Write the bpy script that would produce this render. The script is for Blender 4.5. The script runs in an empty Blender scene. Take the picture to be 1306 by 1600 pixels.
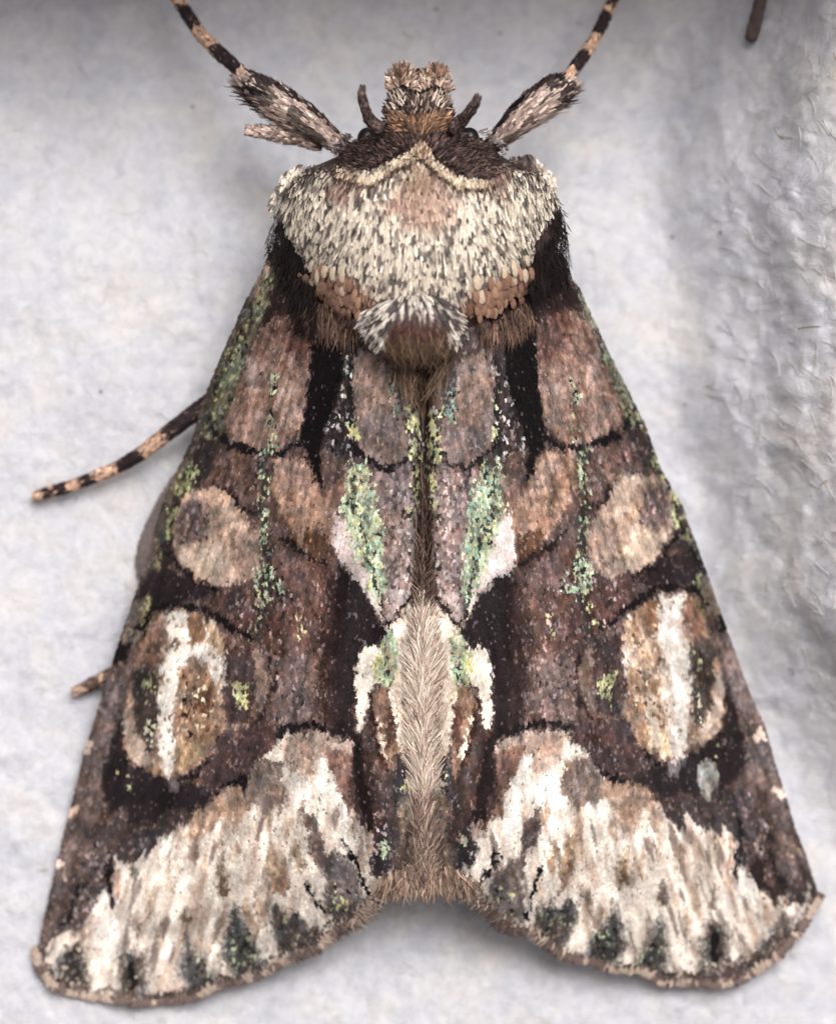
import bpy, math, numpy as np

# ------------------------------------------------------------------ scene, camera, light
# 1 Blender unit = 1 cm (scale_length 0.01): a noctuid moth about 2.5 cm across
sc = bpy.context.scene
sc.unit_settings.system = 'METRIC'
sc.unit_settings.scale_length = 0.01
col = sc.collection

CAM_D, ZF, PXU = 16.0, 0.45, 500.0          # lens distance to the subject plane, height of that plane, pixels per cm
cam_d = bpy.data.cameras.new('camera')
cam = bpy.data.objects.new('camera', cam_d); col.objects.link(cam)
cam.location = (0, 0, ZF + CAM_D)
cam_d.sensor_fit = 'VERTICAL'; cam_d.sensor_height = 24.0
cam_d.lens = 24.0 * CAM_D / (1600 / PXU)
cam_d.clip_start = 0.1; cam_d.clip_end = 200
cam_d.dof.use_dof = True
cam_d.dof.focus_distance = CAM_D - 0.17
cam_d.dof.aperture_fstop = (cam_d.lens * 1e-3) / 0.36
sc.camera = cam

SUN_TO = np.array([0.20, 0.42, 1.0]); SUN_TO /= np.linalg.norm(SUN_TO)
sun_el = math.asin(SUN_TO[2]); sun_az = math.atan2(SUN_TO[0], SUN_TO[1])
w = bpy.data.worlds.new('World'); sc.world = w; w.use_nodes = True
nt = w.node_tree; nt.nodes.clear()
sky = nt.nodes.new('ShaderNodeTexSky'); sky.sky_type = 'NISHITA'; sky.sun_disc = False
sky.sun_elevation = sun_el; sky.sun_rotation = sun_az
sky.air_density = 0.5; sky.dust_density = 7.0; sky.ozone_density = 0.4
bg = nt.nodes.new('ShaderNodeBackground'); bg.inputs['Strength'].default_value = 0.15
out = nt.nodes.new('ShaderNodeOutputWorld')
hs = nt.nodes.new('ShaderNodeHueSaturation'); hs.inputs['Saturation'].default_value = 0.22       # thin overcast
tint = nt.nodes.new('ShaderNodeMix'); tint.data_type = 'RGBA'; tint.blend_type = 'MULTIPLY'; tint.inputs[0].default_value = 1.0
tint.inputs[7].default_value = (1.0, 0.94, 0.885, 1)
nt.links.new(sky.outputs[0], hs.inputs['Color']); nt.links.new(hs.outputs[0], tint.inputs[6])
nt.links.new(tint.outputs[2], bg.inputs[0]); nt.links.new(bg.outputs[0], out.inputs[0])
sl = bpy.data.lights.new('sun', 'SUN'); sl.energy = 2.3; sl.angle = math.radians(26); sl.color = (0.93, 0.975, 1.0)
so = bpy.data.objects.new('sun', sl); col.objects.link(so)
from mathutils import Vector
so.rotation_euler = Vector(tuple(SUN_TO)).to_track_quat('Z', 'Y').to_euler()
so.location = tuple(SUN_TO * 12)

sc.view_settings.view_transform = 'Standard'; sc.view_settings.look = 'None'
sc.view_settings.gamma = 1.0; sc.view_settings.use_curve_mapping = False
sc.view_settings.exposure = 0.13

# ------------------------------------------------------------------ helpers
rng = np.random.default_rng(7)
def lin(c):
    c = np.asarray(c, float) / 255.0
    return np.where(c <= 0.04045, c / 12.92, ((c + 0.055) / 1.055) ** 2.4)

def desat(c, k):
    c = np.asarray(c, float); g = (c * np.array([0.3, 0.59, 0.11])).sum(-1, keepdims=True); return c + (g - c) * k
def hash2(ix, iy, seed):
    h = (ix.astype(np.int64) * 374761393 + iy.astype(np.int64) * 668265263 + seed * 1442695041) & 0xffffffff
    h = ((h ^ (h >> 13)) * 1274126177) & 0xffffffff
    return ((h ^ (h >> 16)) & 0xffff) / 65535.0
def noise(x, y, seed=0):
    x = np.asarray(x, float); y = np.asarray(y, float)
    ix = np.floor(x); iy = np.floor(y); fx = x - ix; fy = y - iy
    fx = fx * fx * (3 - 2 * fx); fy = fy * fy * (3 - 2 * fy)
    a = hash2(ix, iy, seed); b = hash2(ix + 1, iy, seed); c = hash2(ix, iy + 1, seed); d = hash2(ix + 1, iy + 1, seed)
    return (a + (b - a) * fx) * (1 - fy) + (c + (d - c) * fx) * fy
def fbm(x, y, seed=0, o=4):
    s = 0; a = 0.5; t = 0
    for i in range(o):
        s = s + a * noise(x * 2 ** i, y * 2 ** i, seed + i * 17); t += a; a *= 0.5
    return s / t
def sstep(a, b, x):
    t = np.clip((np.asarray(x, float) - a) / (b - a), 0, 1); return t * t * (3 - 2 * t)

def P(px, py, z):
    """picture coordinates of the moth drawing + real height -> point of the scene (cm)"""
    k = (CAM_D - (np.asarray(z, float) - ZF)) / CAM_D / PXU
    return np.stack([(np.asarray(px, float) - 653) * k, (800 - np.asarray(py, float)) * k, np.asarray(z, float) + 0 * k], -1)

def sdf(poly, x, y):
    """signed distance to a polygon, negative inside"""
    p = np.asarray(poly, float); q = np.roll(p, -1, 0)
    d2 = np.full(x.shape, 1e18); ins = np.zeros(x.shape, bool)
    for (ax, ay), (bx, by) in zip(p, q):
        ex, ey = bx - ax, by - ay
        t = np.clip(((x - ax) * ex + (y - ay) * ey) / (ex * ex + ey * ey + 1e-9), 0, 1)
        d2 = np.minimum(d2, (x - ax - t * ex) ** 2 + (y - ay - t * ey) ** 2)
        c = ((ay > y) != (by > y))
        ins ^= c & (x < ex * (y - ay) / (ey if abs(ey) > 1e-9 else 1e-9) + ax)
    d = np.sqrt(d2); return np.where(ins, -d, d)
def sdl(line, x, y):
    p = np.asarray(line, float); d2 = np.full(x.shape, 1e18)
    for (ax, ay), (bx, by) in zip(p[:-1], p[1:]):
        ex, ey = bx - ax, by - ay
        t = np.clip(((x - ax) * ex + (y - ay) * ey) / (ex * ex + ey * ey + 1e-9), 0, 1)
        d2 = np.minimum(d2, (x - ax - t * ex) ** 2 + (y - ay - t * ey) ** 2)
    return np.sqrt(d2)

def mesh_obj(name, verts, faces, mat=None, parent=None, colors=None, smooth=True):
    me = bpy.data.meshes.new(name)
    verts = np.asarray(verts, np.float32); faces = np.asarray(faces, np.int32)
    n, k = faces.shape
    me.vertices.add(len(verts)); me.vertices.foreach_set('co', verts.ravel())
    me.loops.add(n * k); me.loops.foreach_set('vertex_index', faces.ravel())
    me.polygons.add(n); me.polygons.foreach_set('loop_start', np.arange(0, n * k, k, dtype=np.int32))
    me.polygons.foreach_set('loop_total', np.full(n, k, np.int32))
    if smooth: me.polygons.foreach_set('use_smooth', np.ones(n, bool))
    me.update(calc_edges=True); me.validate()
    if colors is not None:
        a = me.color_attributes.new('col', 'FLOAT_COLOR', 'POINT')
        c = np.ones((len(verts), 4), np.float32); c[:, :3] = colors
        a.data.foreach_set('color', c.ravel())
    if mat: me.materials.append(mat)
    o = bpy.data.objects.new(name, me); col.objects.link(o)
    if parent: o.parent = parent
    return o

def new_mat(name):
    m = bpy.data.materials.new(name); m.use_nodes = True
    n = m.node_tree.nodes; return m, n, m.node_tree.links, n['Principled BSDF']
def attr_mat(name, rough=0.55, spec=0.3, sheen=0.0, trans=0.0):
    m, n, l, b = new_mat(name)
    a = n.new('ShaderNodeAttribute'); a.attribute_name = 'col'
    l.new(a.outputs['Color'], b.inputs['Base Color'])
    b.inputs['Roughness'].default_value = rough
    b.inputs['Specular IOR Level'].default_value = spec
    b.inputs['Sheen Weight'].default_value = sheen
    return m
def flat_mat(name, rgb, rough=0.6, spec=0.3, nscale=30, namp=0.35):
    m, n, l, b = new_mat(name)
    t = n.new('ShaderNodeTexNoise'); t.inputs['Scale'].default_value = nscale; t.inputs['Detail'].default_value = 4
    tc = n.new('ShaderNodeTexCoord'); l.new(tc.outputs['Object'], t.inputs['Vector'])
    r = n.new('ShaderNodeValToRGB'); c = lin(rgb)
    r.color_ramp.elements[0].color = (*(c * (1 - namp)), 1); r.color_ramp.elements[1].color = (*(c * (1 + namp)), 1)
    r.color_ramp.elements[0].position = 0.3; r.color_ramp.elements[1].position = 0.7
    l.new(t.outputs['Fac'], r.inputs[0]); l.new(r.outputs[0], b.inputs['Base Color'])
    b.inputs['Roughness'].default_value = rough; b.inputs['Specular IOR Level'].default_value = spec
    return m

M_scale = attr_mat('wing_scale', 0.55, 0.12)
M_hair = attr_mat('hair', 0.6, 0.12)
M_body = flat_mat('body_skin', (58, 42, 38))
M_membrane = flat_mat('wing_membrane', (52, 40, 38))
M_eye = flat_mat('eye', (20, 15, 15), 0.35, 0.4, 60, 0.2)

def strips(p0, t, nrm, L, W, rows, wfac, lift, side, c0, c1=None):
    """flat tapering blades: p0 root, t direction, nrm surface normal; lift/side are offsets (fraction of L) at u^2"""
    t = t / np.linalg.norm(t, axis=1, keepdims=True)
    s = np.cross(nrm, t); s /= np.linalg.norm(s, axis=1, keepdims=True)
    nn = np.cross(t, s)
    n = len(p0); R = len(rows)
    V = np.zeros((n, R, 2, 3)); C = np.zeros((n, R, 2, 3))
    if c1 is None: c1 = c0
    for i, (u, wf) in enumerate(zip(rows, wfac)):
        lu = lift[0] * u + lift[1] * u * u
        ctr = p0 + t * (L * u)[:, None] + nn * (L * lu)[:, None] + s * (L * side * u * u)[:, None]
        V[:, i, 0] = ctr - s * (W * wf / 2)[:, None]; V[:, i, 1] = ctr + s * (W * wf / 2)[:, None]
        C[:, i, :] = (c0 + (c1 - c0) * u)[:, None, :]
    base = (np.arange(n) * R * 2)[:, None]
    F = np.concatenate([base + np.array([2 * i, 2 * i + 1, 2 * i + 3, 2 * i + 2])[None] for i in range(R - 1)], 0)
    return V.reshape(-1, 3), F, C.reshape(-1, 3)
SC_ROWS, SC_W = (0.0, 0.4, 0.85, 1.0), (0.45, 0.95, 0.95, 0.5)
HR_ROWS, HR_W = (0.0, 0.35, 0.7, 1.0), (0.8, 1.0, 0.7, 0.12)

def on_surface(zf, px, py, dx, dy):
    """root point, tangent along (dx,dy) of the drawing and normal of the height field zf"""
    e = 2.0
    z = zf(px, py); p = P(px, py, z)
    gx = P(px + e, py, zf(px + e, py)) - P(px - e, py, zf(px - e, py))
    gy = P(px, py + e, zf(px, py + e)) - P(px, py - e, zf(px, py - e))
    t = gx * dx[:, None] + gy * dy[:, None]
    n = np.cross(gy, gx); n /= np.linalg.norm(n, axis=1, keepdims=True)
    return p, t, n

def roll(n, t, a):
    """turn normals about the blade direction by angle a"""
    t = t / np.linalg.norm(t, axis=1, keepdims=True)
    return n * np.cos(a)[:, None] + np.cross(t, n) * np.sin(a)[:, None]

def tube(path, radii, sides=14, flat=1.0):
    path = np.asarray(path, float); n = len(path)
    tan = np.gradient(path, axis=0); tan /= np.linalg.norm(tan, axis=1, keepdims=True)
    up = np.array([0, 0, 1.0]); V = []
    for p, t, r in zip(path, tan, radii):
        s = np.cross(t, up); s /= np.linalg.norm(s) + 1e-9; u = np.cross(s, t)
        a = np.linspace(0, 2 * math.pi, sides, endpoint=False)
        V.append(p + np.cos(a)[:, None] * s * r + np.sin(a)[:, None] * u * r * flat)
    V = np.concatenate(V + [path[:1], path[-1:]], 0)
    F = []
    for i in range(n - 1):
        for j in range(sides):
            k = (j + 1) % sides
            F.append((i * sides + j, i * sides + k, (i + 1) * sides + k, (i + 1) * sides + j))
    c0, c1 = n * sides, n * sides + 1
    for j in range(0, sides, 2):
        F.append((c0, (j + 2) % sides, (j + 1) % sides, j))
        b = (n - 1) * sides; F.append((c1, b + j, b + (j + 1) % sides, b + (j + 2) % sides))
    return V, np.array(F)
def resample(pts, n):
    pts = np.asarray(pts, float); d = np.r_[0, np.cumsum(np.linalg.norm(np.diff(pts, axis=0), axis=1))]
    u = np.linspace(0, d[-1], n); return np.stack([np.interp(u, d, pts[:, k]) for k in range(pts.shape[1])], 1), u / d[-1]

# ------------------------------------------------------------------ the pulp tray under the moth
BX_Y = [-400, 0, 150, 300, 600, 900, 1100, 1300, 1600, 2000]
BX_X = [1190, 1160, 1130, 1092, 1092, 1135, 1205, 1340, 1540, 1700]
def floor_z(X, Y):
    px = X * PXU + 653; py = 800 - Y * PXU
    wob = (fbm(X * 1.6 + 9, Y * 1.6, 3, 3) - 0.5)
    b = px + wob * 110 - np.interp(py, BX_Y, BX_X)
    z = 0.50 * sstep(-40, 310, b) + 0.06 * sstep(90, 170, b + 60 * (fbm(X * 5, Y * 5, 21, 3) - 0.5))
    z = z - 0.05 * np.exp(-((b + 40) / 60) ** 2)
    t = -py + 200 * (fbm(X * 1.3, Y * 1.3 + 4, 31, 3) - 0.5)
    z = z - 0.22 * sstep(420, 40, py) * sstep(1150, 950, px)
    z = z + 1.75 * sstep(60, 250, t + 0.02 * (600 - px)) * (1 - 0.25 * sstep(900, 1300, px))   # unseen far wall of the hollow, placed and raised to shade the floor
    z = z + 0.10 * (fbm(X * 1.1, Y * 1.1, 5, 3) - 0.5) + 0.035 * (fbm(X * 6, Y * 6, 6, 4) - 0.5)
    bank = sstep(-20, 120, b)
    z = z + (0.010 + 0.034 * bank) * (fbm(X * 24, Y * 24, 8, 3) - 0.5)
    rid = 1 - np.abs(2 * fbm(X * 9 + 2.5 * wob, Y * 6, 12, 3) - 1)
    return z + (0.008 + 0.006 * bank) * (rid ** 4)
nx, ny = 560, 640
gx, gy = np.meshgrid(np.linspace(-2.6, 2.8, nx), np.linspace(-2.8, 3.4, ny))
gz = floor_z(gx, gy)
idx = np.arange(nx * ny).reshape(ny, nx)
ff = np.stack([idx[:-1, :-1], idx[:-1, 1:], idx[1:, 1:], idx[1:, :-1]], -1).reshape(-1, 4)
m, n, l, b = new_mat('paper_pulp')
tc = n.new('ShaderNodeTexCoord')
def tex(scale, detail, dist=0.0, rough=0.6):
    t = n.new('ShaderNodeTexNoise'); t.inputs['Scale'].default_value = scale; t.inputs['Detail'].default_value = detail
    t.inputs['Distortion'].default_value = dist; t.inputs['Roughness'].default_value = rough
    l.new(tc.outputs['Object'], t.inputs['Vector']); return t
def ramp(src, stops):
    r = n.new('ShaderNodeValToRGB'); e = r.color_ramp.elements
    while len(e) < len(stops): e.new(0.5)
    for k, (pos, c) in enumerate(stops): e[k].position = pos; e[k].color = (*lin(c), 1)
    l.new(src, r.inputs[0]); return r
def mix(a, b_, fac, mode='MIX'):
    x = n.new('ShaderNodeMix'); x.data_type = 'RGBA'; x.blend_type = mode
    if isinstance(fac, float): x.inputs[0].default_value = fac
    else: l.new(fac, x.inputs[0])
    l.new(a, x.inputs[6]); l.new(b_, x.inputs[7]); return x.outputs[2]
base = ramp(tex(2.6, 5).outputs['Fac'], [(0.3, (202, 203, 210)), (0.5, (210, 210, 216)), (0.72, (218, 215, 214))]).outputs[0]
fine = ramp(tex(26, 6, 0.6).outputs['Fac'], [(0.25, (188, 186, 188)), (0.5, (228, 226, 226)), (0.75, (255, 253, 250))]).outputs[0]
c = mix(base, fine, 0.5, 'MULTIPLY')
mot = ramp(tex(9, 4, 0.4).outputs['Fac'], [(0.35, (176, 178, 200)), (0.5, (225, 222, 222)), (0.68, (240, 224, 205))]).outputs[0]
c = mix(c, mot, 0.22, 'MULTIPLY')
vo = n.new('ShaderNodeTexVoronoi'); vo.inputs['Scale'].default_value = 5.5; l.new(tc.outputs['Object'], vo.inputs['Vector'])
sp = ramp(vo.outputs['Distance'], [(0.02, (90, 88, 96)), (0.05, (255, 255, 255))])
c = mix(c, sp.outputs[0], 0.75, 'MULTIPLY')
l.new(c, b.inputs['Base Color'])
b.inputs['Roughness'].default_value = 0.9; b.inputs['Specular IOR Level'].default_value = 0.12
bu = n.new('ShaderNodeBump'); bu.inputs['Strength'].default_value = 0.6; bu.inputs['Distance'].default_value = 0.02
l.new(tex(34, 8, 1.6, 0.7).outputs['Fac'], bu.inputs['Height']); l.new(bu.outputs[0], b.inputs['Normal'])
M_pulp = m
tray = mesh_obj('pulp_tray', np.stack([gx, gy, gz], -1).reshape(-1, 3), ff, M_pulp)
tray['kind'] = 'structure'; tray['label'] = 'pale grey moulded paper pulp tray with a raised fibrous bank'

# loose paper fibres lying on it
nf = 3000
fx = rng.uniform(-1.45, 1.5, nf); fy = rng.uniform(-1.75, 1.8, nf)
fpx = fx * PXU + 653; fpy = 800 - fy * PXU
bk = sstep(-10, 120, fpx - np.interp(fpy, BX_Y, BX_X))
keep = rng.random(nf) < 0.07 + 0.93 * bk
fx, fy, bk = fx[keep], fy[keep], bk[keep]; nf = len(fx)
Vs, Fs, Cs = [], [], []; off = 0
K = 7
ang = rng.uniform(0, 2 * math.pi, nf); ang = np.where(rng.random(nf) < 0.5, rng.normal(1.9, 0.5, nf), ang)
Lf = rng.uniform(0.03, 0.11, nf); curl = rng.normal(0, 0.42, nf); wd = rng.uniform(0.0006, 0.0014, nf)
cb = lin((206, 203, 201)) * rng.uniform(0.75, 1.12, (nf, 1)); cb[rng.random(nf) < 0.06] = lin((150, 128, 110))
x, y = fx.copy(), fy.copy(); pts = []
for k in range(K):
    a = ang + curl * (k / (K - 1) - 0.5) * 2
    pts.append(np.stack([x, y, floor_z(x, y) + 0.004 + 0.018 * bk * np.sin(math.pi * k / (K - 1)) * (curl ** 2 / 4)], -1))
    x = x + np.cos(a) * Lf / K; y = y + np.sin(a) * Lf / K
pts = np.stack(pts, 1)
tg = np.gradient(pts, axis=1); sd = np.cross(tg, [0, 0, 1.0]); sd /= np.linalg.norm(sd, axis=2, keepdims=True)
V = np.stack([pts - sd * wd[:, None, None], pts + np.array([0, 0, 0.003]), pts + sd * wd[:, None, None]], 2)
base = (np.arange(nf) * K * 3)[:, None]
F = np.concatenate([base + np.array([3 * i + j, 3 * i + j + 1, 3 * i + j + 4, 3 * i + j + 3])[None] for i in range(K - 1) for j in range(2)], 0)
fib = mesh_obj('paper_fibres', V.reshape(-1, 3), F, M_hair, tray, np.repeat(cb, K * 3, 0)); fib['kind'] = 'stuff'

# ------------------------------------------------------------------ the moth
moth = bpy.data.objects.new('moth', None); col.objects.link(moth)
moth.empty_display_size = 0.3
moth['label'] = 'brown, cream and green patterned moth resting wings folded on grey paper pulp'
moth['category'] = 'moth'

MID = 661.0
OUT_L = [(470, 400), (432, 380), (412, 420), (385, 470), (345, 560), (320, 622), (300, 690), (275, 740), (255, 785), (237, 850), (228, 885), (205, 950),
         (185, 1010), (160, 1090), (135, 1170), (110, 1270), (90, 1350), (72, 1430), (62, 1480), (66, 1508), (88, 1532), (114, 1548), (180, 1553), (220, 1562),
         (300, 1553), (332, 1537), (375, 1528), (402, 1520), (440, 1496), (490, 1480), (512, 1456), (553, 1432), (580, 1396), (612, 1376), (640, 1372), (661, 1372), (661, 520), (560, 480)]
OUT_R = [(850, 400), (878, 395), (892, 435), (905, 452), (940, 530), (975, 600), (1005, 660), (1030, 730), (1065, 792), (1090, 860), (1115, 930),
         (1140, 1000), (1165, 1070), (1195, 1140), (1215, 1210), (1240, 1290), (1262, 1350), (1276, 1395), (1262, 1420), (1245, 1450), (1215, 1485), (1185, 1505), (1155, 1528),
         (1120, 1534), (1075, 1528), (1035, 1530), (1010, 1512), (960, 1512), (930, 1498), (890, 1488), (860, 1470), (830, 1448), (800, 1448), (765, 1412), (735, 1382), (700, 1372), (661, 1372), (661, 520), (760, 480)]
CY = [300, 380, 470, 560, 622, 690, 785, 885, 950, 1010, 1090, 1170, 1270, 1350, 1430, 1480, 1600]
CXL = [470, 432, 385, 345, 320, 300, 255, 228, 205, 185, 160, 135, 110, 90, 72, 62, 40]
CYR = [300, 395, 452, 530, 600, 660, 730, 792, 860, 930, 1000, 1070, 1140, 1210, 1290, 1350, 1395, 1600]
CXR = [850, 878, 905, 940, 975, 1005, 1030, 1065, 1090, 1115, 1140, 1165, 1195, 1215, 1240, 1262, 1276, 1340]
ZR_Y = [380, 480, 560, 700, 900, 1100, 1300, 1390, 1470, 1560, 1600]; ZR_Z = [0.78, 0.80, 0.78, 0.76, 0.71, 0.63, 0.52, 0.43, 0.24, 0.10, 0.08]
ZE_Y = [380, 470, 600, 800, 1300, 1600]; ZE_Z = [0.50, 0.40, 0.28, 0.18, 0.10, 0.07]
def smooth_table(ys, vs, sig=45):
    g = np.arange(0, 1801.0); v = np.interp(np.clip(g, ys[0], ys[-1]), ys, vs); k = np.exp(-0.5 * (np.arange(-150, 151) / sig) ** 2); k /= k.sum()
    return g, np.convolve(np.pad(v, 150, mode='edge'), k, mode='valid')
ZR_Y, ZR_Z = smooth_table(ZR_Y, ZR_Z); ZE_Y, ZE_Z = smooth_table(ZE_Y, ZE_Z)
def wing_z(side):
    def f(px, py):
        px = np.asarray(px, float); py = np.asarray(py, float)
        xc = np.interp(py, CY, CXL) if side < 0 else np.interp(py, CYR, CXR)
        s = np.clip((px - MID) / (xc - MID), 0, 1.25)
        zr = np.interp(py, ZR_Y, ZR_Z); ze = np.interp(py, ZE_Y, ZE_Z)
        z = ze + (zr - ze) * (1 - s ** 1.75)
        d = np.abs(px - MID)
        z = z - 0.07 * np.exp(-(d / 11.0) ** 2) * sstep(1000, 800, py)                    # furrow where the wings meet
        # veins and shallow folds running to the outer margin
        ang = np.arctan2(d + 60, py + 250)
        z = z + 0.010 * np.sin(ang * 95) * sstep(600, 1200, py) + 0.018 * (fbm(px / 60, py / 90, 40 + side, 3) - 0.5)
        return z
    return f
WZ = {-1: wing_z(-1), 1: wing_z(1)}
def to_right(pts):
    o = []
    for x, y in pts:
        d = 662 - x; o.append((662 + d, y - 85 * (max(d, 0) / 610) ** 2.5))
    return o

# colours (sRGB)
BLACK = (30, 21, 25); DARK = (52, 38, 40); DKBR = (76, 54, 52); BROWN = (104, 76, 70); RED = (108, 74, 67); GREYB = (126, 103, 97)
PINK = (160, 122, 108); SALM = (172, 130, 106); TAN = (192, 152, 118); PALE = (206, 176, 150); CREAM = (218, 202, 184); WHITE = (228, 219, 209)
GREYP = (150, 126, 122); RUST = (150, 94, 56); OLIVE = (112, 104, 78)
G1 = (160, 170, 136); G2 = (180, 178, 122); G3 = (156, 184, 160); G4 = (180, 187, 152); G5 = (198, 190, 130)
# ('p' polygon | 'l' line of half width | 's' speckle in polygon | 'v' speckle along line), points, colour(s), feather, strength
def wing_pattern():
    S = []
    p = lambda pts, c, f=6, a=1.0: S.append(('p', pts, c, f, a))
    ln = lambda pts, w, c, f=4, a=1.0: S.append(('l', pts, (c, w), f, a))
    sp = lambda pts, cs, dens, f=6: S.append(('s', pts, cs, f, dens))
    vn = lambda pts, w, cs, dens: S.append(('v', pts, (cs, w), 4, dens))
    # broad tones
    p([(300, 700), (500, 700), (560, 900), (560, 1160), (330, 1250), (190, 1230), (230, 900)], BROWN, 20)
    p([(430, 860), (520, 870), (545, 1000), (540, 1140), (440, 1150), (420, 1000)], RED, 22)
    p([(485, 900), (530, 900), (530, 1060), (495, 1060)], (122, 84, 74), 18, 0.8)
    p([(420, 1030), (500, 1030), (510, 1130), (430, 1140)], (126, 100, 97), 24, 0.8)
    p([(330, 920), (420, 930), (440, 1000), (400, 1010), (350, 975)], (100, 66, 62), 14)
    # root
    p([(380, 360), (560, 380), (560, 520), (480, 520), (450, 510), (415, 520), (400, 470)], (56, 38, 36), 16)
    # costal strip
    p([(432, 380), (385, 470), (345, 560), (300, 690), (255, 785), (225, 885), (205, 950), (240, 960), (262, 880), (280, 800), (300, 760), (345, 690), (378, 600), (395, 540), (415, 480), (440, 420)], (92, 78, 66), 8)
    p([(425, 395), (400, 440), (385, 470), (398, 480), (420, 440)], (140, 112, 96), 7)
    sp([(415, 430), (390, 480), (345, 575), (312, 690), (340, 690), (372, 605), (395, 545), (418, 480), (425, 440)], [(140, 142, 104), (150, 148, 96), (66, 56, 48), (52, 44, 42), (112, 104, 92), (36, 30, 30), (90, 76, 66)], 0.7)
    p([(402, 470), (415, 450), (420, 480), (398, 530), (388, 535)], (140, 136, 104), 8, 0.55)
    p([(370, 555), (385, 560), (372, 610), (355, 620), (352, 595)], (124, 128, 106), 8, 0.5)
    p([(345, 590), (362, 585), (355, 640), (340, 650)], (136, 134, 98), 8, 0.45)
    p([(315, 690), (350, 690), (330, 740), (300, 770), (285, 800), (270, 880), (250, 900), (255, 860), (275, 780)], (66, 50, 50), 8)
    sp([(300, 720), (312, 740), (290, 790), (268, 770)], [G2, (150, 156, 100), OLIVE], 0.6)
    sp([(262, 790), (282, 800), (276, 850), (258, 850)], [G2, (160, 164, 104), G2], 0.7)
    sp([(246, 850), (260, 855), (254, 885), (240, 885)], [(140, 136, 90), DARK], 0.6)
    p([(215, 830), (250, 800), (244, 870), (222, 900)], (112, 92, 88), 10, 0.8)
    p([(240, 890), (300, 905), (330, 935), (250, 945), (200, 1000), (180, 1030), (205, 950)], (50, 36, 40), 10)
    p([(205, 945), (235, 935), (225, 985), (205, 1020), (186, 1010)], (120, 100, 88), 8)
    sp([(228, 935), (240, 945), (232, 1000), (220, 985)], [(160, 154, 92), G2, OLIVE], 0.6)
    # costal band beyond the kidney mark
    p([(180, 1030), (205, 1040), (195, 1110), (170, 1200), (150, 1290), (100, 1440), (60, 1490), (90, 1350), (135, 1170), (160, 1080)], (118, 94, 90), 8)
    p([(165, 1070), (190, 1060), (170, 1180), (140, 1290), (125, 1290), (140, 1170)], (132, 106, 102), 10, 0.7)
    p([(182, 1000), (205, 1005), (200, 1035), (172, 1040)], BLACK, 6)
    p([(190, 1110), (200, 1180), (165, 1250), (158, 1220)], (56, 42, 42), 8)
    # root dash patch
    p([(430, 492), (445, 500), (485, 512), (486, 560), (478, 640), (468, 678), (440, 702), (402, 705), (366, 692), (352, 667), (362, 635), (378, 590), (388, 560), (398, 532), (412, 512)], (154, 116, 102), 5)
    p([(435, 490), (485, 505), (485, 580), (462, 570), (440, 540), (420, 520)], (102, 66, 60), 14, 0.85)
    p([(398, 530), (440, 520), (450, 560), (420, 570), (395, 560)], (144, 104, 90), 10, 0.8)
    p([(388, 560), (400, 565), (408, 620), (398, 625), (386, 590)], (192, 156, 146), 6, 0.8)
    p([(430, 610), (478, 600), (470, 670), (440, 690)], (168, 134, 122), 14, 0.8)
    p([(355, 655), (410, 640), (420, 700), (375, 690)], (166, 128, 114), 12, 0.8)
    p([(365, 610), (382, 600), (385, 640), (370, 645)], (150, 106, 88), 8, 0.7)
    # inner dark field with the black dash
    p([(500, 520), (560, 540), (560, 700), (545, 730), (505, 720), (495, 640)], (64, 50, 53), 8)
    sp([(505, 600), (550, 600), (550, 730), (505, 720)], [(150, 140, 142), (100, 84, 88), (46, 34, 36), (190, 182, 180)], 0.30)
    p([(486, 512), (536, 545), (532, 600), (515, 655), (503, 690), (501, 772), (489, 745), (478, 705), (468, 690), (480, 640), (487, 560)], (22, 14, 17), 5)
    p([(500, 705), (545, 720), (550, 780), (530, 830), (505, 780)], (98, 74, 70), 10)
    ln([(340, 682), (362, 699), (402, 711), (440, 710), (472, 694)], 7, BLACK, 4)
    # inner root panel
    p([(560, 545), (600, 560), (625, 600), (640, 640), (642, 690), (630, 724), (600, 731), (572, 717), (557, 690), (553, 640), (549, 590)], (134, 108, 100), 7)
    p([(562, 560), (600, 570), (615, 640), (580, 660), (560, 620)], (150, 118, 106), 12, 0.7)
    p([(560, 660), (630, 660), (630, 720), (590, 725), (560, 690)], (118, 97, 96), 14, 0.7)
    ln([(549, 560), (547, 640), (552, 690)], 5, (42, 33, 36), 4)
    ln([(615, 590), (630, 640), (640, 680)], 6, (60, 48, 48), 5, 0.8)
    ln([(546, 694), (570, 718), (598, 737), (622, 732), (640, 706)], 5, BLACK, 3)
    sp([(545, 668), (562, 668), (560, 692), (545, 690)], [G2, G5], 0.9, 3)
    vn([(548, 570), (550, 670)], 8, [(170, 170, 160), G4], 0.14)
    vn([(612, 600), (622, 660)], 8, [(140, 170, 160), (120, 140, 120), DARK], 0.4)
    vn([(640, 640), (644, 700), (640, 780)], 9, [G5, G2, (150, 140, 90), DARK], 0.5)
    # middle inner panel
    p([(562, 735), (600, 742), (640, 725), (648, 800), (650, 900), (636, 940), (612, 975), (600, 985), (598, 900), (570, 800)], (136, 110, 108), 8)
    p([(600, 760), (640, 760), (640, 860), (610, 900)], (146, 118, 112), 14, 0.6)
    sp([(600, 750), (645, 740), (645, 940), (605, 960)], [(170, 148, 146), (104, 80, 78), (180, 160, 156)], 0.35)
    p([(505, 770), (540, 740), (550, 800), (525, 850), (505, 830)], (128, 94, 84), 10)
    p([(540, 735), (572, 735), (596, 830), (600, 930), (575, 900), (540, 820)], (150, 148, 124), 16, 0.8)
    p([(522, 800), (540, 815), (560, 860), (585, 915), (602, 985), (588, 960), (560, 912), (532, 880), (520, 850)], (208, 188, 184), 7)
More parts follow.
